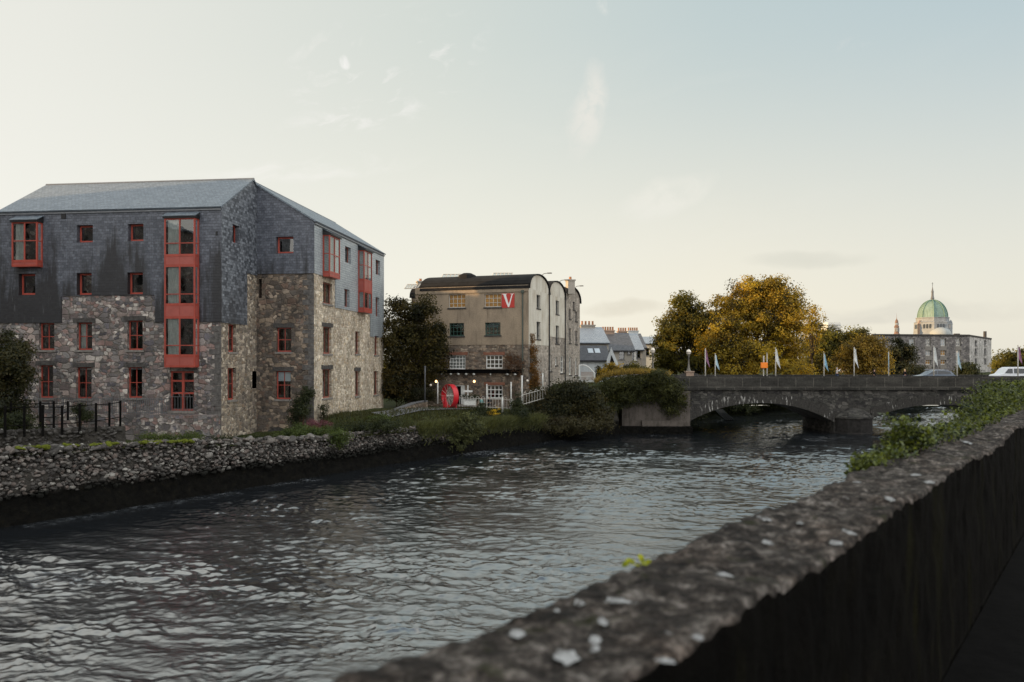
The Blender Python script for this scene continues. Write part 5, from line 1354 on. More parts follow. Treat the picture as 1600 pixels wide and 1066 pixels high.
def globe_lamp(px, ytop, ybase, Y, label, ped=True):
    z = lambda py: H-(py-HZ)/F*Y; x = (px-800)/F*Y; zb, zt = z(ybase), z(ytop); h = zt-zb
    t = thing('street_lamp', label, 'street lamp', (x, Y, zb), 'globe lamps by the bridge')
    m = MB(); m.lathe([(.34, -.3), (.34, .05), (.22, h*.09), (.13, h*.2), (.1, h*.4), (.085, h*.62), (.15, h*.64), (.09, h*.67), (.2, h*.72), (.22, h*.74)], (x, Y, zb), 12); m.build('column', 'cast_iron', t, smooth=True)
    g = MB(); g.lathe([(.06, h*.73), (.24, h*.75), (.31, h*.81), (.31, h*.84), (.24, h*.9), (.08, h*.94), (.02, h*.955)], (x, Y, zb), 16); g.build('globe', 'lamp_globe', t, smooth=True)
    b = MB(); b.lathe([(.318, h*.815), (.318, h*.835)], (x, Y, zb), 16); b.lathe([(.08, h*.94), (.05, h*.97), (.01, h)], (x, Y, zb), 8); b.build('band', 'dark_metal', t)
globe_lamp(1076, 544, 581, 100, 'ornate globe lamp on a stone pedestal at the bridge end')
globe_lamp(1020, 541, 582, 108, 'ornate globe lamp farther left before the dark tree')
def pedestal():
    a = at(1077, 590, 100); t = thing('lamp_pedestal', 'pinkish stone pedestal with curved wing walls under the lamp', 'pedestal', (a.x, 100, 5.4))
    z = lambda py: H-(py-HZ)/F*100; m = MB(); m.box((a.x, 100, (5.4+z(581))/2), (.95, .95, z(581)-5.4)); m.box((a.x, 100, z(581)), (1.1, 1.1, .14)); m.build('block', 'limestone_warm', t, bevel=.02)
    for s in (-1, 1):
        m = MB(); n = 8
        for k in range(n):
            x0, x1 = .5+1.0*k/n, .5+1.0*(k+1)/n; h = z(583)-.36*((k+.5)/n)**1.6
            m.box((a.x+s*(x0+x1)/2*1.0, 100, (5.4+h)/2), (x1-x0, .5, h-5.4))
        m.build('wing_wall', 'lintel_stone', t)
pedestal()
pc = at(1308, 588, near+.5); person('person in a white top with grey hair raising a camera', (pc.x, near+.5, DECK+.08), R(80), 'photo', 'cloth_white', 'cloth_denim', 'hair_grey')
pc = at(1366, 588, near+.4); person('person in black with long dark hair walking over the bridge', (pc.x, near+.4, DECK-.12), R(70), 'walk', 'cloth_black', 'cloth_black', 'hair_dark', True)
pc = at(1414, 588, near+.6); person('person with short blond hair walking beside the conifer', (pc.x, near+.6, DECK-.12), R(95), 'walk', 'cloth_black', 'cloth_denim', 'hair_blond')

def car(name, label, cat, x, y, L, prof, glassq, paint, wd=1.75, van=False):
    t = thing(name, label, cat, (x, y, DECK-.05)); hw = wd/2
    m = MB(); n = len(prof); cols = []
    # body lofted across its width: full side profile inside, pinched at the flanks (tumblehome above the waist)
    def ring(f):
        out = []
        for px_, pz in prof:
            tum = max(0, pz-.95)*.22*(abs(f)**3)
            out.append((x+px_*(1-.012*abs(f)**4), y+hw*f*(1-tum*.55), DECK-.05+pz-(.05*abs(f)**8)))
        return out
    fs = (-1, -.93, -.6, 0, .6, .93, 1); i0 = 0; rings = [ring(f) for f in fs]
    for r in rings: m.v += r
    for k in range(len(fs)-1):
        for j in range(n):
            m.f.append((k*n+j, k*n+(j+1) % n, (k+1)*n+(j+1) % n, (k+1)*n+j)); m.m.append(0)
    m.f.append(tuple(range(n))); m.f.append(tuple((len(fs)-1)*n+j for j in reversed(range(n)))); m.m += [0, 0]
    m.build('body', paint, t, bevel=.03)
    for s in (-1, 1):
        for q in glassq:
            g = MB(); pts = []
            for px_, pz in q:
                tum = max(0, pz-.95)*.22; pts.append((x+px_, y+s*(hw*(1-tum*.55)+.008), DECK-.05+pz))
            g.slab(pts, .01*s if True else 0); g.build('window', 'car_glass', t)
        for wx in (-L*.3, L*.3):
            w = MB(); c = V3(x+wx, y+s*(hw-.1), DECK-.05+.33); w.tube([c+V3(0, -.1, 0), c+V3(0, .1, 0)], .33, 20); wo = w.build('wheel', 'rubber', t)
            r_ = MB(); r_.tube([c+V3(0, -.108, 0), c+V3(0, .108, 0)], .21, 14); r_.build('rim', 'alloy', wo)
        hl = MB(); hl.box((x-L/2+.12, y+s*hw*.72, DECK+.62), (.16, .34, .14)); hl.build('headlight', 'head_light', t)
        tl = MB(); tl.box((x+L/2-.1, y+s*hw*.78, DECK+.75), (.14, .26, .22)); tl.build('tail_light', 'tail_light', t)
        if not van:
            rr = MB(); zt = max(p[1] for p in prof); rr.tube([(x-.75, y+s*hw*.74, DECK-.05+zt-.02), (x-.6, y+s*hw*.74, DECK+zt), (x+1.2, y+s*hw*.74, DECK+zt-.02), (x+1.5, y+s*hw*.74, DECK-.1+zt)], .03, 6); rr.build('roof_rail', 'alloy', t)
    return t
yc = YB+4.0; xc = (1458-800)/F*yc
car('car', 'silver estate car driving over the bridge below the domed church', 'car', xc, yc, 4.6,
    [(-2.25, .3), (-2.3, .62), (-2.2, .8), (-1.2, .98), (-.45, 1.42), (.1, 1.52), (1.1, 1.5), (1.75, 1.36), (2.1, 1.0), (2.28, .9), (2.28, .35), (2.1, .25), (-2.1, .25)],
    [[(-1.02, 1.02), (-.42, 1.38), (.05, 1.45), (.05, 1.02)], [(.13, 1.02), (.13, 1.45), (.95, 1.43), (1.55, 1.3), (1.75, 1.04)]], 'car_silver')
xv = (1583-800)/F*yc
car('van', 'white van with side windows on the bridge behind the ivy', 'van', xv, yc, 4.9,
    [(-2.4, .35), (-2.45, .75), (-2.3, .98), (-1.75, 1.1), (-1.2, 1.72), (-.8, 1.88), (2.2, 1.9), (2.4, 1.8), (2.45, 1.0), (2.45, .4), (2.2, .3), (-2.2, .3)],
    [[(-1.55, 1.14), (-1.12, 1.66), (-.6, 1.7), (-.6, 1.14)], [(-.45, 1.14), (-.45, 1.7), (.85, 1.7), (.85, 1.14)], [(1.0, 1.14), (1.0, 1.7), (2.1, 1.7), (2.1, 1.14)]], 'van_white', 1.85, True)

# ------------------------------------------------------------------ terraced houses behind the bridge end
def gable_house(name, label, x0, x1, Y, depth, z_e, z_r, wall, roofm, rot=0.0, chim=(), wins=(), group='terraced houses beyond the bridge end', zb=4.6, white_gable=False):
    """ridge runs left-right; rot turns the house about its front left corner"""
    a = Vector((x0, Y)); d = Vector((math.cos(rot), math.sin(rot))); pl = Plane(a, d); L = x1-x0; hw = depth/2
    t = thing(name, label, 'house', (x0, Y, zb), group); w = MB()
    mbs = {wall: w}
    hol = [(u-s/2, z, u+s/2, z+hh) for (u, z, s, hh) in wins]
    wall_grid(pl, 0, L, zb, z_e, hol, [(0, zb, L, z_e, wall, 0)], mbs, .35)
    for u in (0, L): w.poly([pl.p(u, zb, 0), pl.p(u, zb, -depth), pl.p(u, z_e, -depth), pl.p(u, z_r, -hw), pl.p(u, z_e, 0)])
    w.poly([pl.p(0, zb, -depth), pl.p(L, zb, -depth), pl.p(L, z_e, -depth), pl.p(0, z_e, -depth)])
    w.build('wall', [wall, 'interior'], t)
    for r in hol: window(t, pl, r, 1, 2, 'grey_metal', .12, .08, .06, sill='sill_stone')
    rf = MB(); sl_ = (z_r-z_e)/hw
    rf.slab([pl.p(-.15, z_e-.3*sl_, .3), pl.p(L+.15, z_e-.3*sl_, .3), pl.p(L+.15, z_r, -hw), pl.p(-.15, z_r, -hw)], .14)
    rf.slab([pl.p(-.15, z_r, -hw), pl.p(L+.15, z_r, -hw), pl.p(L+.15, z_e-.3*sl_, -depth-.3), pl.p(-.15, z_e-.3*sl_, -depth-.3)], .14)
    ro = rf.build('roof', roofm, t)
    gt = MB(); pl.box(gt, -.1, L+.1, z_e-.3*sl_-.12, z_e-.3*sl_+.02, .28, .42); gt.build('gutter', 'dark_metal', t)
    for (u, wd, hh, mat, npot) in chim:
        c = MB(); pl.box(c, u-wd/2, u+wd/2, z_r-.7, z_r+hh, -hw-.45, -hw+.45); pl.box(c, u-wd/2-.1, u+wd/2+.1, z_r+hh, z_r+hh+.18, -hw-.55, -hw+.55); co_ = c.build('chimney', mat, t)
        for k in range(npot):
            p = MB(); q = pl.p(u-wd/2+wd*(k+.5)/npot, z_r+hh+.18, -hw); p.lathe([(.17, 0), (.14, .5), (.18, .55), (.15, .6)], q, 8); p.build('chimney_pot', 'terracotta', co_)
    return t, pl
def houses():
    X = lambda px, Y: (px-800)/F*Y
    Z = lambda py, Y: H-(py-HZ)/F*Y
    # corner house next to the mill, pale slates
    Y = 122; gable_house('house', 'cream house with silvery slate roof right behind the rounded mill', X(880, Y), X(953, Y), Y, 8.5, Z(535, Y), Z(512, Y+4), 'render_house', 'slate_silver', R(9), [(4.9, 2.3, .3, 'render_house', 4)])
    # low white extension with skylights and a gabled end
    Y = 113; t, pl = gable_house('house', 'low white extension with dark roof and two skylights', X(893, Y), X(953, Y), Y, 5.5, Z(562, Y), Z(541, Y+2), 'render_grey', 'slate_clad_dark', R(5))
    hw = 2.75; sl_ = (Z(541, Y+2)-Z(562, Y))/hw
    for px in (922, 933):
        u = (px-893)/F*Y; s = MB(); z0 = Z(562, Y)
        f = lambda u_, k: pl.p(u_, z0+sl_*k+.17, -k)
        s.slab([f(u, 1.1), f(u+.75, 1.1), f(u+.75, 2.0), f(u, 2.0)], .05); s.build('skylight', 'skylight_glass', t)
    g = MB(); q = Y-.6; a = (X(950, q), q); zc = Z(545, q)
    g.slab([(X(948, q), q, Z(580, q)), (X(966, q), q, Z(572, q)), (X(964, q), q, Z(565, q)), (X(955, q), q, Z(543, q)), (X(948, q), q, Z(562, q))], .25); g.build('porch_gable', 'render_grey', t)
    g = MB(); g.slab([(X(951.5, q), q-.3, Z(573, q)), (X(959.5, q), q-.3, Z(566, q)), (X(955, q), q-.3, Z(555, q))], .06); g.build('porch_shade', 'interior', t)  # dark slab set before the gable for the porch's inner shade
    Y = 130; gable_house('house', 'stone coloured terraced house with grey roof and tall chimney pots', X(934, Y), X(992, Y), Y, 9, Z(547, Y), Z(521, Y+4), 'render_house', 'slate_old', R(6), [(2.7, 2.1, .35, 'limestone_warm', 5)],
                         [(2.3, Z(566, Y), .7, 1.5), (4.0, Z(562, Y), .9, 1.6), (5.2, Z(554, Y), .5, .6), (5.6+.6, Z(565, Y), .9, 1.7)])
    Y = 142; gable_house('house', 'terraced house with bright silver roof and broad brick chimney', X(970, Y), X(1006, Y), Y, 9.5, Z(546, Y), Z(522, Y+4), 'render_house', 'slate_silver', R(6), [(1.4, 1.7, .4, 'limestone_warm', 4)], [(3.2, Z(560, Y), .8, 1.4)])
    Y = 152; gable_house('house', 'terraced house with dark roof and pale chimney stack', X(986, Y), X(1010, Y), Y, 9, Z(543, Y), Z(522, Y+4), 'render_house', 'slate_old', R(6), [(1.5, 2.1, .5, 'render_grey', 5)])
    Y = 165; gable_house('house', 'pale yellow house front half hidden behind the left tree', X(1004, Y), X(1040, Y), Y, 9, Z(537, Y), Z(527, Y+4), 'render_pale', 'slate_silver', R(3), [], [(.9, Z(556, Y), 1.0, 1.6), (2.4, Z(556, Y), 1.0, 1.6)])
m_slate('slate_clad_dark', (.05, .05, .055), (.075, .075, .08), (.04, .04, .04), srow=.3, swid=.4, stv=(.1, .3))
m_render('render_pale', (.58, .52, .4), (.45, .4, .3), .5)
houses()
# white garden gate arch and fence in front of the houses
def garden_gate():
    a = at(905, 588, 99); t = thing('garden_gate', 'white arched garden gate beside the rounded stone gable', 'gate', a)
    w = 28/F*99; m = MB(); z = 0
    m.tube([a+V3(0, 0, -.6), a+V3(0, 0, 1.35)], .08, 6); m.tube([a+V3(w*.86, 0, -.6), a+V3(w*.86, 0, .4)], .08, 6)
    m.tube([a+V3(w*k*.86, 0, 1.35-.95*k**.9+.42*math.sin(math.pi*min(1, k*1.05))) for k in np.linspace(0, 1, 12)], .07, 6); m.build('frame', 'white_paint', t)
    g = MB(); 
    for k in range(12): x = w*.86*(.15+.8*k/12); g.tube([a+V3(x, 0, -.5), a+V3(x, 0, .55)], .035, 5)
    g.build('bars', 'limestone_warm', t)
garden_gate()
railing('railing', 'white picket fence under the arched garden gate', at(884, 600, 96), at(928, 598, 98), .95, 24, None, False)

# ------------------------------------------------------------------ old warehouse, domed church, far block
def warehouse():
    Y = 205; X = lambda px: (px-800)/F*Y; a = Vector((X(1350), Y)); th = R(12)
    # front runs towards the right corner at px 1515, flank recedes to px 1549
    d = Vector((1, .17)).normalized(); pf = Plane(Vector((X(1515), Y))-d*27.5, d); uR = 27.5
    zt = pf.hit(1515, 525)[1]; zb = 3.5
    ps = Plane(Vector((X(1515), Y)), Vector((.62, .785))); uS = ps.hit(1549, 560)[0]
    t = thing('warehouse', 'old flat topped stone warehouse in front of the domed church', 'building', (X(1450), Y, zb))
    mbs = {'rubble_far': MB(), 'rubble_flank_lit': MB()}
    cols = [1425, 1450.5, 1474, 1497.5]; rows = [(529, 541), (545, 556), (559.5, 570), (575, 586)]
    hol = []; kinds = []
    for i, c in enumerate(cols):
        for j, (y0, y1) in enumerate(rows): hol.append(pf.rect(c-4.2, y0, c+4.2, y1)); kinds.append((i, j))
    for c in (1376, 1400):
        for j, (y0, y1) in enumerate(rows[:1]): hol.append(pf.rect(c-4, y0, c+4, y1)); kinds.append((9, j))
    wall_grid(pf, 0, uR, zb, zt, hol, [(0, zb, uR, zt, 'rubble_far', 0)], mbs, .6)
    hs = [ps.rect(c-1.8, y0, c+1.8, y1) for c in (1525, 1539.5) for y0, y1 in ((532, 541), (544.5, 555), (560, 569))]
    wall_grid(ps, 0, uS, zb, zt, hs, [(0, zb, uS, zt, 'rubble_flank_lit', 0)], mbs, .6)
    e0 = ps.p(uS, zb); e1 = pf.p(0, zb, -22)
    for p, q in ((e0, e1), (e1, pf.p(0, zb))): mbs['rubble_far'].poly([p, q, q+V3(0, 0, zt-zb), p+V3(0, 0, zt-zb)])
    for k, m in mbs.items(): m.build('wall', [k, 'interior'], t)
    r = MB(); r.slab([pf.p(-.1, zt-.15, .1), pf.p(uR, zt-.15, .1), ps.p(uS, zt-.15, .1), pf.p(0, zt-.15, -22)], .14); r.build('roof', 'felt_roof', t)
    cp = MB(); pf.box(cp, 0, uR, zt, zt+.35, -.4, .12); ps.box(cp, .13, uS, zt, zt+.3, -.4, .12); cp.build('coping', 'lintel_stone', t)
    for h, (i, j) in zip(hol, kinds):
        amber = (i, j) in ((1, 2), (2, 1), (2, 2))  # lit orange look put into the colour of these panes
        w = window(t, pf, h, 2, 2, 'pole_paint', .3, .16, .1, pane='amber_pane' if amber else ('skylight_dim' if (i+j) % 2 == 0 else 'glass'), sill=None)
        s = MB(); pf.box(s, h[0]-.15, h[2]+.15, h[1]-1.1, h[1]-.003, -.02, .06)
        if j < 3: s.build('apron', 'sill_stone', w)
    for h in hs: window(t, ps, h, 1, 2, 'grey_metal', .3, .12, .08, sill='sill_stone')
    for (px, hgt, pl_) in ((1539, 1.3, 1), (1495, .7, 0)):
        c = at(px, 524, 212); m = MB(); m.box((c.x, c.y, zt+hgt/2), (.55 if pl_ else 1.4, .6, hgt+.3)); m.build('chimney', 'lintel_stone', t)
m_plain('skylight_dim', (.3, .32, .33), .15, .5, var=.4, sc=.8)
warehouse()
def church():
    Y = 430; k = Y/F; w = .84*k; c = at(1457, 565, Y); zz = lambda py: (565-py)*k
    t = thing('domed_church', 'grey stone church with green copper dome and cross topped lantern', 'church', (c.x, c.y, 4.0))
    bz = H; o = (c.x, c.y, bz); n = 8; a0 = math.pi/8
    rd = 25.0*w
    dr = MB(); dr.lathe([(34*w, -4), (34*w, zz(523)), (32*w, zz(522)), (31*w, zz(505)), (31.5*w, zz(504)), (28*w, zz(503)), (27.6*w, zz(498)), (28.5*w, zz(497.5)), (28.5*w, zz(496.5))], o, n, 0, a0)
    d_ = dr.build('drum', 'limestone', t)
    dm = MB(); prof = [(rd*math.cos(a), zz(497)+(zz(469)-zz(497))*math.sin(a)) for a in np.linspace(0, math.pi/2*.97, 12)]
    dm.lathe(prof, o, n, 0, a0); D = dm.build('dome', 'dome_copper', t)
    rb = MB()
    for j in range(n):
        a = a0+2*math.pi*j/n; rb.tube([(c.x+(r+.1)*math.cos(a), c.y+(r+.1)*math.sin(a), bz+z+.1) for r, z in prof], .25, 5)
        for q in range(1, 7):
            f = q/7; b = a+2*math.pi/n; P = []
            for r, z in prof[:-1]: P.append(((c.x+r*math.cos(a))*(1-f)+(c.x+r*math.cos(b))*f, (c.y+r*math.sin(a))*(1-f)+(c.y+r*math.sin(b))*f, bz+z+.03))
            rb.tube(P, .09, 4, False)
    rb.build('ribs', 'dome_seam', D)
    ln = MB(); ln.lathe([(3*w, zz(471)), (2.9*w, zz(467)), (3.4*w, zz(466.5)), (2.2*w, zz(463)), (2*w, zz(457)), (2.4*w, zz(456.5)), (1.1*w, zz(452)), (.6*w, zz(449)), (.15*w, zz(447))], o, 8); L_ = ln.build('lantern', 'grey_metal', t)
    cr = MB(); z = bz+zz(447); cr.box((c.x, c.y, z+.9), (.18, .18, 2.0)); cr.box((c.x, c.y, z+1.2), (1.0, .16, .16)); cr.build('cross', 'grey_metal', L_)
    # arched windows round the drum, one group of three per face, and niche buttresses at the corners
    for j in range(n):
        am = a0+2*math.pi*(j+.5)/n; nx, ny = math.cos(am), math.sin(am)
        if ny > .3: continue
        ri = 31*w*math.cos(math.pi/n)
        for q in (-1, 0, 1):
            cx, cy = c.x+nx*ri-ny*q*1.5, c.y+ny*ri+nx*q*1.5; wn = MB()
            pts = [(-.5, 0), (.5, 0), (.5, 1.9)]+[(.5*math.cos(a), 1.9+.5*math.sin(a)) for a in np.linspace(.4, math.pi-.4, 5)]+[(-.5, 1.9)]
            wn.slab([(cx-ny*u+nx*.12, cy+nx*u+ny*.12, bz+zz(514)+v) for u, v in pts], .12); wn.build('window', 'car_glass', t)
        a = a0+2*math.pi*j/n
    for sx in (-1, 1):
        p = MB(); q = (c.x+sx*29*w, c.y-9*w, bz); p.lathe([(3*w, -4), (3*w, zz(508)), (3.5*w, zz(507)), (2.4*w, zz(503)), (.2*w, zz(500))], q, 8); p.build('buttress', 'limestone_warm' if sx < 0 else 'limestone', t)
    # apse half dome and little roofs before the drum
    ap = MB(); q = (c.x+.5*k, c.y-24*w, bz); ap.lathe([(19*w, -5), (19*w, zz(523.5))]+[(19*w*math.cos(a), zz(523.5)+(zz(512)-zz(523.5))*math.sin(a)) for a in np.linspace(.1, math.pi/2*.97, 7)], q, 24); ap.build('half_dome', 'slate_silver_far', t, smooth=True)
    ns = MB(); ns.box((c.x+20*k, c.y+6, bz+zz(560)), (100*k, 30*k, 60*k)); ns.build('nave', 'limestone', t)
    # brown turret to the left
    q = at(1401, 565, 425); tw = MB(); P = [(6.2*w, -4), (6.2*w, zz(524)), (6.8*w, zz(523.5)), (4.2*w, zz(521)), (4.1*w, zz(512)), (4.7*w, zz(511.5)), (3*w, zz(509)), (2.8*w, zz(505)), (3.2*w, zz(504.5)), (2.2*w, zz(501.5)), (.7*w, zz(499.5)), (.25*w, zz(497)), (.06*w, zz(490))]
    tw.lathe(P, (q.x, q.y, bz), 8); T = tw.build('turret', 'turret_brown', t)
    for py, r_, h_ in ((516, 4.15, 2.0), (507, 2.9, 1.1)):
        for j in range(8):
            a = math.pi/8+j*math.pi/4
            if math.sin(a) > .2: continue
            wn = MB(); wn.box((q.x+r_*w*.93*math.cos(a), q.y+r_*k*.93*math.sin(a), bz+zz(py)), (.35, .7, h_), a); wn.build('opening', 'limestone', T)
m_plain('dome_seam', (.12, .2, .15), .7, .3)
m_plain('slate_silver_far', (.3, .32, .31), .6, .3)
m_plain('turret_brown', (.2, .13, .1), .8, .2, var=.35, sc=.8)
church()
def far_block():
    a = at(1293, 530, 360); b = at(1313, 504, 360); t = thing('office_block', 'pale boxy building top far behind the trees', 'building', (a.x, 360, 4))
    m = MB(); m.box(((a.x+b.x)/2, 364, (4+b.z)/2), (b.x-a.x, 9, b.z-4)); m.build('wall', 'pale_cladding', t)
    s = MB()
    for z in np.arange(b.z-1.2, b.z-8, -1.4): s.box(((a.x+b.x)/2, 359.45, z), (b.x-a.x-.4, .08, .5))
    s.build('louvre', 'skylight_dim', t)
far_block()
# unseen buildings added to keep the low sun off water, mill fronts and trees
def shade_block(x0, x1, y0, y1, zt, label, mat, roofm):
    t = thing('shade_building', label, 'building', (x0, y0, 3), 'unseen buildings added for shade'); pl = Plane(Vector((x1, y0)), Vector((0, 1))); mb = {mat: MB()}
    hol = [(u, z, u+1.1, z+1.7) for u in np.arange(2, y1-y0-2, 3.4) for z in np.arange(5, zt-2.5, 3.4)]
    wall_grid(pl, 0, y1-y0, 2, zt, hol, [(0, 2, y1-y0, zt, mat, 0)], mb, .4)
    for p, q in (((x0, y0), (x1, y0)), ((x0, y1), (x1, y1)), ((x0, y0), (x0, y1))): mb[mat].poly([(*p, 2), (*q, 2), (*q, zt), (*p, zt)])
    mb[mat].build('wall', [mat, 'interior'], t); r = MB(); xm = (x0+x1)/2
    r.slab([(x1+.4, y0-.3, zt-.1), (x1+.4, y1+.3, zt-.1), (xm, y1+.3, zt+4), (xm, y0-.3, zt+4)], .15); r.slab([(xm, y0-.3, zt+4), (xm, y1+.3, zt+4), (x0-.4, y1+.3, zt-.1), (x0-.4, y0-.3, zt-.1)], .15)
    r.poly([(x0, y0, zt), (x1, y0, zt), (xm, y0, zt+4)]); r.poly([(x0, y1, zt), (x1, y1, zt), (xm, y1, zt+4)]); r.build('roof', roofm, t)
shade_block(-82, -60, 6, 58.4, 27, 'long stone warehouse added out of view left of the mill to cast shade', 'rubble_front', 'slate_roof')
shade_block(-84, -66, -60, 2, 20, 'second long stone warehouse added farther left out of view to cast shade', 'rubble_mill', 'slate_roof')
shade_block(-66, -50, 68, 112, 20.5, 'plain stone store added unseen behind the slate hung mill to cast shade', 'rubble_mill', 'slate_roof')
m_leaf('leaf_plant', (.03, .045, .012), (.095, .125, .03), .3)
m_leaf('leaf_drape', (.035, .04, .016), (.11, .12, .045), .3)
m_leaf('leaf_bramble', (.025, .022, .010), (.07, .062, .024), .3)
m_leaf('leaf_rust', (.05, .028, .016), (.13, .065, .03), .25)
# ------------------------------------------------------------------ foreground wall, street behind it
E3 = np.array((.607, .795)); E4 = np.array((.795, -.607)); CL, CR = -1.132, -.725
def parapet_wall():
    top = H-.6; s0 = np.concatenate([np.arange(-12, -1, .25), np.arange(-1, 4, .018), np.arange(4, 9, .03), np.arange(9, 20, .08), np.arange(20, 100, .5)])
    # profile runs up the river face, over the top and down the street face
    prof = [(-.03, -9.5), (-.02, -6), (-.01, -3), (0, -1.5), (0, -.7), (0, -.35), (.0, -.18), (.0, -.09), (.004, -.045), (.015, -.015)]
    ntop = 30; prof += [(.03+(.94)*k/ntop, 0) for k in range(ntop+1)]
    prof += [(.99, -.004), (1, -.02), (1, -.06)]+[(1, -.06-.03*k**1.35) for k in range(1, 17)]+[(1, -1.6)]
    pu = np.array([p[0] for p in prof]); pz = np.array([p[1] for p in prof]); S, U = np.meshgrid(s0, pu, indexing='ij'); Zp = np.broadcast_to(pz, S.shape)
    Cc = CL+(CR-CL)*U; X = S*E3[0]+Cc*E4[0]; Y = S*E3[1]+Cc*E4[1]
    w = np.clip((Zp+.3)/.3, .25, 1)
    ont = (np.abs(Zp) < .001)
    big = fbm(S*1.1, Cc*1.5, 3, 41)*.055; med = fbm(S*5, Cc*6, 4, 42)*.05; fin = fbm(S*24, Cc*24+Zp*24, 3, 43)*.032
    # rough coping stones of uneven height with worn joints
    cell = np.floor((S+fbm(S*.8, Cc*3, 2, 8)*.3)/.62); jump = (vnoise(cell*3.7, cell*0+.5, 44)-.5)*.024
    Z = H-.6+Zp+np.where(ont | (Zp > -.1), big+med+fin+jump, 0)
    side = fbm(S*2.2, Zp*3, 4, 45)*.03+fbm(S*11, Zp*9, 4, 46)*.035
    edge = (U < .04)*-1.0+(U > .96)*1.0
    sh = edge*side; X = X+sh*E4[0]; Y = Y+sh*E4[1]
    n, m = S.shape; V = np.stack([X, Y, Z], -1).reshape(-1, 3); i = np.arange(n*m).reshape(n, m)
    f = np.stack([i[:-1, :-1], i[1:, :-1], i[1:, 1:], i[:-1, 1:]], -1)
    t = thing('river_parapet', 'long rough lichen spotted stone wall running along the street beside the river', 'wall', (2, 2, H-1.6))
    k = 47
    j0 = 5; j1 = len(prof)-19
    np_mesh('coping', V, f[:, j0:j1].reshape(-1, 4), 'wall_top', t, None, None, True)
    fs = np.concatenate([f[:, :j0].reshape(-1, 4), f[:, j1:].reshape(-1, 4)]); np_mesh('wall_face', V, fs, 'wall_side_shade', t, None, None, True)
    def ztop(s, u):
        c = CL+(CR-CL)*u; cell_ = math.floor((s+float(fbm(np.array(s*.8), np.array(c*3), 2, 8))*.3)/.62)
        return H-.6+float(fbm(np.array(s*1.1), np.array(c*1.5), 3, 41))*.055+float(fbm(np.array(s*5.), np.array(c*6), 4, 42))*.05+(float(vnoise(np.array(cell_*3.7), np.array(.5), 44))-.5)*.024
    # pale lichen rosettes where the photo shows them: (px, py, size px)
    spots = [(808, 1000, 17, 11), (884, 1032, 22, 13), (930, 1006, 11, 7), (928, 1020, 10, 8), (905, 948, 9, 6), (965, 945, 26, 7), (942, 981, 11, 6), (1130, 906, 16, 5), (1200, 850, 9, 4), (1195, 816, 12, 4), (1327, 834, 10, 4), (1306, 851, 14, 4),
             (1390, 783, 8, 3), (1250, 822, 7, 3), (1340, 755, 7, 2.5), (1452, 757, 9, 2.5), (1040, 1046, 20, 7), (1090, 1000, 12, 5), (1510, 690, 8, 2), (1430, 742, 8, 2), (870, 960, 6, 4)]
    for (px, py, rx, ry) in spots:
        m = MB(); p = at(px, py, 1.0); d = Vector((p.x, 1.0, p.z-H)); k = .6/(H-p.z); q = V3(p.x*k, k, H-.6)
        s = q.x*E3[0]+q.y*E3[1]; c = q.x*E4[0]+q.y*E4[1]; u = (c-CL)/(CR-CL)
        r1 = rx*k/F; r2 = ry*k/F/(.6/math.hypot(k, .6))
        nv = 18; ph = rnd.uniform(0, 6); o = []
        for j in range(nv):
            a = 2*math.pi*j/nv; w = .8+.1*math.sin(2*a+ph)+.08*math.sin(5*a+ph*2)+rnd.uniform(-.14, .14)
            x, y = q.x+r1*w*math.cos(a), q.y+r2*w*math.sin(a); s_ = x*E3[0]+y*E3[1]; u_ = (x*E4[0]+y*E4[1]-CL)/(CR-CL); o.append((x, y, ztop(s_, min(.96, max(.04, u_)))+.006))
        zc = ztop(s, min(.96, max(.04, u)))+.012; i0 = len(m.v); m.v += o+[(q.x, q.y, zc)]
        for j in range(nv): m.f.append((i0+j, i0+(j+1) % nv, i0+nv)); m.m.append(0)
        m.build('lichen_patch', 'lichen', t, smooth=True)
parapet_wall()
def street():
    ss = np.concatenate([np.arange(-60, 60, 2.), np.arange(60, 120, 2)]); cc = np.array([CR+.02, 0, 1.2, 2.4, 2.4001, 5, 9, 9.001, 12, 40, 200])
    S, Cc = np.meshgrid(ss, cc, indexing='ij'); X = S*E3[0]+Cc*E4[0]; Y = S*E3[1]+Cc*E4[1]
    base = np.interp(S, [-60, 40, 85, 120], [H-1.6, H-1.6, DECK-.03, DECK-.03]); Z = base+np.where((Cc > 2.4) & (Cc < 9.0005), -.13, 0)+np.where(Cc < 2.4001, 0, 0)
    struct(grid_mesh('pavement', X[:, :4], Y[:, :4], Z[:, :4], 'paving', None, False)); struct(grid_mesh('street', X[:, 3:7], Y[:, 3:7], np.where(Cc[:, 3:7] < 2.4001, Z[:, 3:7]-.0, Z[:, 3:7]), 'asphalt', None, False))
    struct(grid_mesh('far_pavement', X[:, 6:], Y[:, 6:], Z[:, 6:]+0, 'paving', None, False))
street()
# upstream right bank beyond the bridge so the far side is closed
def upstream_bank():
    xs = np.linspace(45, 800, 80); ys = np.concatenate([np.linspace(170, 240, 20), np.linspace(260, 2500, 20)]); X, Y = np.meshgrid(xs, ys, indexing='ij')
    Z = 4.6+fbm(X*.05, Y*.05, 3, 3)*.8; Z[:, 0] = -1; struct(grid_mesh('far_bank', X, Y, Z, 'bank_soil'))
upstream_bank()

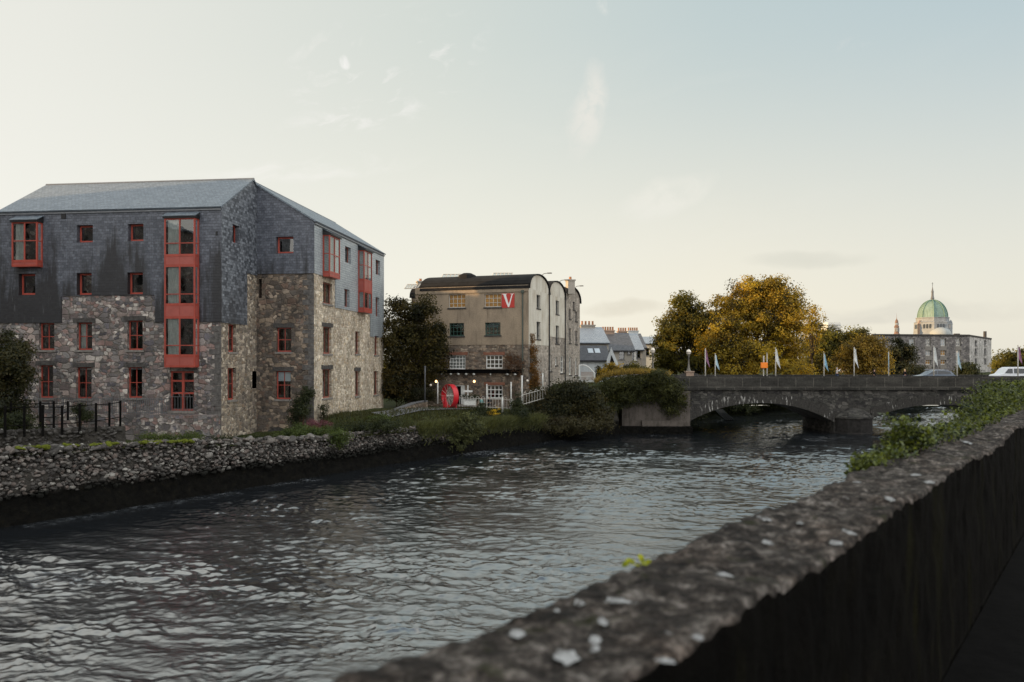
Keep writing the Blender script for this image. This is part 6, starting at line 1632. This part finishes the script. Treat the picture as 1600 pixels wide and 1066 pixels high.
# ivy climbing over the river side of the foreground wall
def ivy():
    def wallpt(px, py):      # a point of the wall's river edge whose depth follows from the wall line
        a = (px-800)/F; Yv = CL/(a*E4[0]+E4[1]); return Yv
    # a continuous mat along the river edge; how far it climbs above the lip follows the photo
    TX = [1356, 1366, 1385, 1402, 1418, 1424, 1446, 1470, 1498, 1525, 1548, 1560, 1576, 1600, 1640, 1700]
    TY = [730, 724, 712, 700, 682, 700, 704, 700, 682, 662, 624, 596, 606, 600, 596, 590]
    s0 = 4.86; base = (8*E3[0]+CL*E4[0], 8*E3[1]+CL*E4[1], H-.62)
    t = thing('ivy', 'bright green ivy spilling over the river side of the foreground wall', 'ivy', base)
    cl = []
    for k in range(5600):
        s = s0+(nr.uniform()**1.5)*17; x, y = s*E3[0]+CL*E4[0], s*E3[1]+CL*E4[1]; px = 800+F*x/y
        ztop = H-(np.interp(px, TX, TY)-HZ)/F*y+.16*(float(vnoise(np.array(s*2.6), np.array(.3), 61))-.4)+nr.normal()*.02
        z = nr.uniform(H-.78, max(ztop, H-.62)); lip = z > H-.6; c = CL+nr.uniform(-min(.26, .045+(s-s0)*.07), .10 if lip else -.03)
        if float(vnoise(np.array(s*4.5), np.array(z*9), 62)) < .36: continue
        if nr.uniform() < .08*(s > 6.5): c = CL+nr.uniform(.05, .2); z = H-.57
        cl.append((s*E3[0]+c*E4[0], s*E3[1]+c*E4[1], z))
    cl = np.array(cl); m_ = np.repeat(np.arange(len(cl)), 20); P = cl[m_]+np.clip(nr.normal(size=(len(m_), 3)), -1.6, 1.6)*np.array((.045, .045, .035))
    tint = np.clip(nr.normal(.42, .26, len(cl))[m_]+nr.normal(0, .14, len(m_)), 0, 1)
    # keep leaves on the river side or just on the lip
    c = P[:, 0]*E4[0]+P[:, 1]*E4[1]; u = (c-CL)/(CR-CL); ok = (u < .5) & ~((u > -.01) & (P[:, 2] < H-.59)); P, tint = P[ok], tint[ok]
    d = np.linalg.norm(P-np.array((0, 0, H)), axis=1)
    leaf_mesh('leaves', P, .023*np.clip(nr.normal(1, .25, len(P)), .5, 1.7), 'leaf_ivy', t, shape=IVY, tint=tint, up=.5)
    m = MB()
    for k in range(60):
        a = Vector(cl[rnd.randrange(len(cl))]); s = a.x*E3[0]+a.y*E3[1]; r = V3(s*E3[0]+(CL-.02)*E4[0], s*E3[1]+(CL-.02)*E4[1], H-.9)
        m.tube([r, r.lerp(a, .5)+V3(0, 0, .05), a], [.008, .006, .003], 5)
    m.build('vine', 'stem_brown', t)
ivy()
def yellow_leaf():
    k = .6/((890-565)/F); t = []
    for (px, py) in ((980, 891), (984, 889), (1006, 886)):
        Y = .6*F/(py-565); p = at(px, py, Y); t.append((p.x, p.y, H-.58))
    P = np.repeat(np.array(t), 5, 0)+nr.normal(size=(15, 3))*np.array([.008, .008, .006]); o = leaf_mesh('seedling', P, .022, 'leaf_seedling', None, None, LEAF); tag(o, 'tiny yellow green seedling on the edge of the foreground wall', 'seedling')
m_leaf('leaf_seedling', (.16, .2, .01), (.4, .44, .02), .3)
yellow_leaf()

# ------------------------------------------------------------------ trees
def base_at(px, Y, z=None):
    p = at(px, 565, Y); return (p.x, p.y, ground(p.x, p.y) if z is None else z)
tree('tree', 'dark green tree between the slate mill and the rounded mill', base_at(640, 87), pxblobs([(640, 500, 34, 32), (622, 540, 32, 40), (655, 535, 40, 40), (672, 560, 30, 34), (612, 590, 26, 34), (640, 590, 40, 30), (684, 520, 18, 18), (625, 478, 20, 16), (660, 480, 22, 18), (604, 500, 14, 30), (606, 530, 16, 30), (608, 560, 14, 30)], 87, 2), 560, 80, .9, .24, 'leaf_corner', tr=.22)
tree('tree', 'tall olive green tree at the bridge end behind the globe lamp', base_at(1070, 128, 4.6), pxblobs([(1072, 492, 26, 32), (1050, 515, 24, 28), (1045, 545, 24, 30), (1080, 540, 34, 38), (1095, 505, 20, 26), (1040, 572, 22, 18), (1090, 572, 30, 18), (1064, 470, 18, 12), (1036, 530, 14, 20)], 128, 3), 460, 95, 1.2, .34, 'leaf_olive', 'trees beyond the bridge', tr=.35)
tree('tree', 'largest tree with broad golden crown in the middle of the bridge', base_at(1180, 126, 4.6), pxblobs([(1180, 458, 40, 24), (1150, 478, 36, 30), (1215, 472, 34, 32), (1180, 505, 50, 40), (1130, 512, 34, 30), (1230, 510, 32, 38), (1120, 545, 34, 30), (1170, 555, 44, 32), (1225, 552, 40, 34), (1205, 446, 24, 14), (1240, 480, 18, 22), (1112, 490, 18, 14), (1140, 575, 50, 16), (1230, 575, 40, 16)], 126, 4), 900, 95, 1.25, .34, 'leaf_golden', 'trees beyond the bridge', tr=.5, limbs=14)
tree('tree', 'thin airy tree with bare twigs right of the golden tree', base_at(1268, 140, 4.6), pxblobs([(1268, 492, 20, 16), (1262, 510, 14, 18), (1278, 506, 14, 18), (1270, 530, 22, 24)], 140, 2), 120, 26, .9, .34, 'leaf_golden', 'trees beyond the bridge', tr=.22, limbs=16)
tree('tree', 'low golden tree behind the blue flag', base_at(1290, 150, 4.6), pxblobs([(1295, 530, 26, 18), (1275, 552, 26, 28), (1310, 545, 28, 28), (1290, 570, 40, 20), (1330, 528, 18, 14), (1345, 522, 16, 8)], 150, 3), 320, 85, 1.2, .36, 'leaf_olive', 'trees beyond the bridge')
tree('tree', 'feathery pale golden willow behind the white flag', base_at(1345, 134, 4.6), pxblobs([(1345, 545, 28, 16), (1365, 540, 22, 14), (1330, 565, 30, 24), (1365, 568, 30, 24), (1350, 530, 18, 8)], 134, 2), 330, 60, .95, .3, 'leaf_feather', 'trees beyond the bridge')
tree('tree', 'dark layered conifer before the old flat topped warehouse', base_at(1405, 150, 4.6), pxblobs([(1402, 535, 16, 9), (1408, 548, 26, 9), (1404, 562, 32, 10), (1412, 577, 34, 10), (1395, 588, 40, 10), (1420, 588, 30, 10)], 150, 2), 330, 60, .9, .34, 'leaf_dark', 'trees beyond the bridge')
tree('tree', 'rounded dark bushy tree at the warehouse corner', base_at(1512, 180, 4.6), pxblobs([(1512, 577, 14, 11), (1506, 584, 12, 8), (1520, 582, 10, 8)], 180, 1.5), 110, 45, .9, .4, 'leaf_shrub', 'trees beyond the bridge', tr=.18)
tree('tree', 'green tree at the right edge behind the white van', base_at(1585, 160, 4.6), pxblobs([(1580, 562, 20, 15), (1600, 556, 22, 14), (1565, 576, 16, 12), (1590, 580, 26, 12), (1615, 566, 24, 22)], 160, 2), 240, 50, 1.1, .42, 'leaf_olive', 'trees beyond the bridge')
def tree_left():
    tree('tree', 'dark bushy tree at the left edge before the slate mill', base_at(8, 53.5), pxblobs([(5, 545, 40, 26), (20, 560, 30, 24), (-10, 590, 50, 40), (22, 600, 24, 40), (-20, 560, 40, 40), (10, 640, 40, 30), (40, 585, 9, 20)], 53.5, 1.2), 420, 60, .6, .17, 'leaf_dark', tr=.16)
tree_left()
# far wood that closes the horizon
def far_wood():
    n = 380; xs = np.concatenate([nr.uniform(-160, 330, n)]); ys = nr.uniform(300, 380, n)
    P = []; 
    for x, y in zip(xs, ys):
        k = 130; c = np.array((x, y, 5.0+nr.uniform(0, 3.5))); P.append(c+nr.normal(size=(k, 3))*np.array([3.4, 3, 2.2]))
    P = np.concatenate(P); P = P[P[:, 2] > 3.5]; o = leaf_mesh('distant_wood', P, .95, 'leaf_olive'); tag(o, 'low far wood closing the view behind the houses and bridge', 'wood'); o['kind'] = 'stuff'
far_wood()
def far_bank_shrubs():
    for (px, Y, w, h, lab) in ((1095, 112, 12, 30, 'dark shrub on the far bank seen through the left part of the first arch'), (1155, 122, 34, 20, 'wide dark shrub on the far bank seen through the first arch'),
                               (1215, 140, 26, 12, 'dark shrub on the far bank seen through the right part of the first arch')):
        k = Y/F; c = at(px, 634, Y+1.5); shrub('shrub', lab, (c.x, c.y, .8), [(tuple(c), (w*k, 2, h*k*.7)), ((c.x, c.y+1, c.z+1.2), (w*k*1.2, 2, h*k*.7))], 130, 40, .7, .26, 'leaf_shrub', 'shrubs on the far bank')
far_bank_shrubs()

# ------------------------------------------------------------------ plants on the left bank
def bank_shrub(label, lst, Y, nc, per, cr, leaf, mat='leaf_shrub', grp='shrubs on the left bank', base=None, cat='shrub', stems=6, shape=DIA, jit=.7):
    bl = pxblobs(lst, Y, jit); c = bl[0][0]; b = (c[0], c[1], base if base is not None else ground(c[0], c[1])); return shrub('shrub', label, b, bl, nc, per, cr, leaf, mat, grp, cat=cat, stems=stems, shape=shape)
bank_shrub('tall dark bush growing in the corner of the recessed mill wing', [(470, 632, 13, 22), (480, 618, 9, 14), (462, 650, 12, 14)], 64.2, 90, 45, .4, .14)
bank_shrub('green leafy clump hanging over the quay below the recessed wing', [(470, 675, 26, 12), (500, 680, 28, 14), (528, 684, 18, 16), (445, 680, 16, 8), (520, 695, 16, 14)], 59.6, 260, 55, .4, .12, 'leaf_plant')
bank_shrub('bushy dark weeds behind the rubble quay before the gable end', [(345, 688, 20, 7), (375, 690, 18, 8), (400, 690, 16, 9), (425, 688, 14, 8)], 57.0, 200, 45, .35, .1, 'leaf_shrub')
bank_shrub('tangled green weeds on the bank between mill corner and path', [(545, 672, 26, 9), (575, 668, 24, 9), (605, 664, 22, 9), (560, 684, 26, 9)], 63.5, 260, 50, .4, .12, 'leaf_shrub')
bank_shrub('small pink flowering patch at the foot of the mill corner', [(490, 662, 20, 5), (512, 664, 14, 5)], 63.6, 60, 40, .28, .09, 'leaf_pink')
bank_shrub('spiky small shrub against the pale flank of the mill', [(506, 638, 6, 8), (505, 650, 5, 8)], 66.5, 30, 30, .3, .11)
bank_shrub('low green plants along the foot of the mill flank', [(560, 660, 30, 6), (590, 655, 26, 6), (530, 664, 20, 6)], 68.5, 160, 45, .35, .12, 'leaf_plant')
bank_shrub('drooping long grasses covering the quay below the red wheel', [(640, 664, 34, 12), (680, 668, 40, 18), (715, 672, 36, 22), (735, 665, 20, 24), (700, 690, 30, 18), (660, 684, 20, 14)], 71.5, 420, 60, .45, .16, 'leaf_drape')
bank_shrub('round green bush at the end of the grassy quay beside yellow flowers', [(748, 650, 14, 14), (735, 655, 12, 12), (752, 640, 8, 10)], 78.5, 120, 45, .4, .14)
bank_shrub('bright yellow flowering shrub under the white railing', [(764, 646, 6, 4), (771, 641, 6, 5), (778, 639, 4, 4), (775, 646, 6, 3)], 79.5, 26, 16, .25, .09, 'leaf_yellow', jit=.3)
bank_shrub('brown and green shrub hiding the foot of the railing', [(790, 655, 20, 10), (775, 655, 16, 10), (812, 648, 16, 14)], 80, 150, 45, .45, .14)
bank_shrub('dark bush left of the corner railing', [(808, 630, 9, 16), (815, 648, 12, 14)], 81, 70, 45, .45, .15)
big = [(850, 625, 26, 20), (880, 615, 26, 18), (905, 612, 24, 16), (925, 625, 22, 22), (860, 645, 36, 18), (900, 640, 36, 22), (935, 645, 20, 22), (835, 640, 20, 18)]
bank_shrub('huge dark bush spreading over the bank below the rounded gables', big, 85.5, 640, 62, .75, .2, 'leaf_dark', jit=1.6)
bank_shrub('lower skirt of brambles hanging to the water under the huge bush', [(840, 662, 24, 14), (875, 664, 30, 14), (910, 662, 30, 14), (945, 658, 18, 16), (800, 662, 20, 10)], 83.6, 260, 55, .6, .18, 'leaf_bramble')
bank_shrub('dense ivy mound draped over the river wall beside the bridge', [(970, 600, 28, 14), (1000, 598, 30, 16), (1030, 598, 26, 16), (1050, 606, 18, 20), (975, 620, 24, 16), (1010, 618, 26, 16), (1045, 630, 16, 18), (1060, 612, 10, 18), (1066, 628, 9, 16), (1052, 640, 12, 14), (958, 636, 12, 18), (950, 605, 14, 14), (1028, 585, 16, 8)], 91.3, 620, 70, .7, .18, 'leaf_mound', base=5.0, jit=1.1)
bank_shrub('sunlit russet bush on top of the ivy mound', [(955, 574, 14, 8), (945, 580, 10, 5), (966, 580, 10, 5)], 93.4, 70, 45, .45, .16, 'leaf_golden', base=5.2)
bank_shrub('sunlit yellow green bush on the mound nearer the bridge', [(990, 574, 15, 7), (978, 580, 14, 5), (1008, 580, 12, 5)], 94, 80, 45, .45, .16, 'leaf_olive', base=5.2)
bank_shrub('small clipped dark conifer by the white garden gate', [(935, 578, 5, 9), (935, 586, 6, 7)], 101, 40, 45, .35, .14, 'leaf_dark', base=4.5)
bank_shrub('orange autumn creeper climbing the corner of the rounded mill', [(832, 545, 5, 26), (834, 575, 7, 26), (831, 605, 7, 20), (838, 600, 5, 20), (829, 530, 4, 10)], 88.6, 150, 40, .42, .15, 'leaf_creeper', jit=.25)
bank_shrub('rusty creeper patch on the dark stone beside the downpipe', [(800, 565, 12, 16), (812, 575, 7, 20)], 88.2, 60, 34, .4, .12, 'leaf_rust', jit=.1)
bank_shrub('small green bush inside the terrace behind the planter', [(730, 622, 11, 5), (742, 622, 7, 5)], 85.2, 50, 40, .35, .12)
bank_shrub('dark undergrowth beneath the tree by the slim pole', [(620, 615, 24, 14), (650, 618, 20, 12), (600, 612, 10, 18), (676, 616, 10, 8)], 86.5, 170, 50, .55, .18, 'leaf_dark')
bank_shrub('weedy green clump under the black fence at the left', [(30, 660, 24, 14), (5, 665, 20, 14), (60, 672, 14, 8)], 49.3, 150, 50, .35, .1, 'leaf_shrub')
bank_shrub('fern like clump between the black fence posts', [(125, 640, 12, 14), (135, 650, 12, 8)], 55.5, 60, 45, .3, .1, 'leaf_shrub')
bank_shrub('low weeds at the foot of the terrace before the red door', [(260, 684, 20, 5), (295, 682, 22, 5), (230, 682, 16, 5)], 54.5, 110, 40, .3, .09, 'leaf_plant')

# path, kerb wall and grasses between quay and mills
def path():
    pts = [(596, 662, 70.5, 1.0), (640, 652, 76, 1.3), (675, 645, 80, 1.7), (705, 641.5, 83, 2.2), (740, 640, 84.5, 2.0)]
    m = MB(); L = []; Rr = []
    for (px, py, Y, w) in pts:
        x = (px-800)/F*Y; L.append((x-w, Y+w*.5, ground(x-w, Y+w*.5)+.17)); Rr.append((x+w*.9, Y-w*.6, ground(x+w, Y-w*.6)+.17))
    for i in range(len(pts)-1): m.poly([Rr[i], Rr[i+1], L[i+1], L[i]])
    struct(m.build('path', 'path_gravel'))
    a = [(560, 664, 71), (590, 652, 75), (625, 639, 80), (650, 630, 83.5), (668, 627, 85)]
    t = thing('kerb_wall', 'low curving stone kerb wall along the riverside path', 'wall', at(*a[2]))
    w = MB()
    for i in range(len(a)-1):
        for k in range(4):
            p = at(*a[i]).lerp(at(*a[i+1]), k/4); q = at(*a[i]).lerp(at(*a[i+1]), (k+1)/4); d = (q-p); n = Vector((-d.y, d.x, 0)).normalized()*.5
            w.obox(p+V3(0, 0, -.9), d, n, (0, 0, .86))
    w.build('wall', 'rubble_mill', t)
    c = MB()
    for i in range(len(a)-1):
        for k in range(4):
            p = at(*a[i]).lerp(at(*a[i+1]), k/4); q = at(*a[i]).lerp(at(*a[i+1]), (k+1)/4); d = (q-p)*.99; n = Vector((-d.y, d.x, 0)).normalized()
            c.obox(p-n*.05+V3(0, 0, -.035), d, n*.62, (0, 0, .1+rnd.uniform(0, .02)))
    c.build('coping', 'path_gravel', t)
path()
def bank_grass():
    def pts(n, s0, s1, t0, t1):
        s = nr.uniform(s0, s1, n); t = nr.uniform(t0, t1, n); x, y = sxy(s, t); return np.stack([x, y, gz(s, t)-.03], 1)
    P = np.concatenate([pts(300, 38, 45, 2.5, 7), pts(8000, 46, 74, .1, 4.5), pts(4000, 46, 72, 4.5, 9), pts(2500, 12, 30, 1.5, 5)])
    blades('grass', 'rough green grass and weeds along the left bank', P, .32, 'grass_green', w=.035)
    # grass hanging over the quay edge below the path
    s = nr.uniform(53, 72, 9000); t = nr.uniform(-.25, .5, 9000); x, y = sxy(s, t); P = np.stack([x, y, qtop(s)-np.abs(nr.normal(0, .45, 9000))*(t < .25)], 1)
    blades('hanging_grass', 'long grass hanging over the quay edge below the path', P, .55, 'leaf_drape', w=.03, lean=.7)
    # golden grass on the overgrown wall's top, its sunlight put into the colour
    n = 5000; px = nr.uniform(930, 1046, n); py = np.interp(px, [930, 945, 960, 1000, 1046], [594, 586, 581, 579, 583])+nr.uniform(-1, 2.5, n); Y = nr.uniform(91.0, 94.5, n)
    P = np.stack([(px-800)/F*Y, Y, H-(py-HZ)/F*Y-.25], 1); blades('sun_tint_grass', 'golden grass with sunlight put into its colour on top of the overgrown wall', P, .5, 'grass_sun_tint', w=.035, lean=.5)
bank_grass()
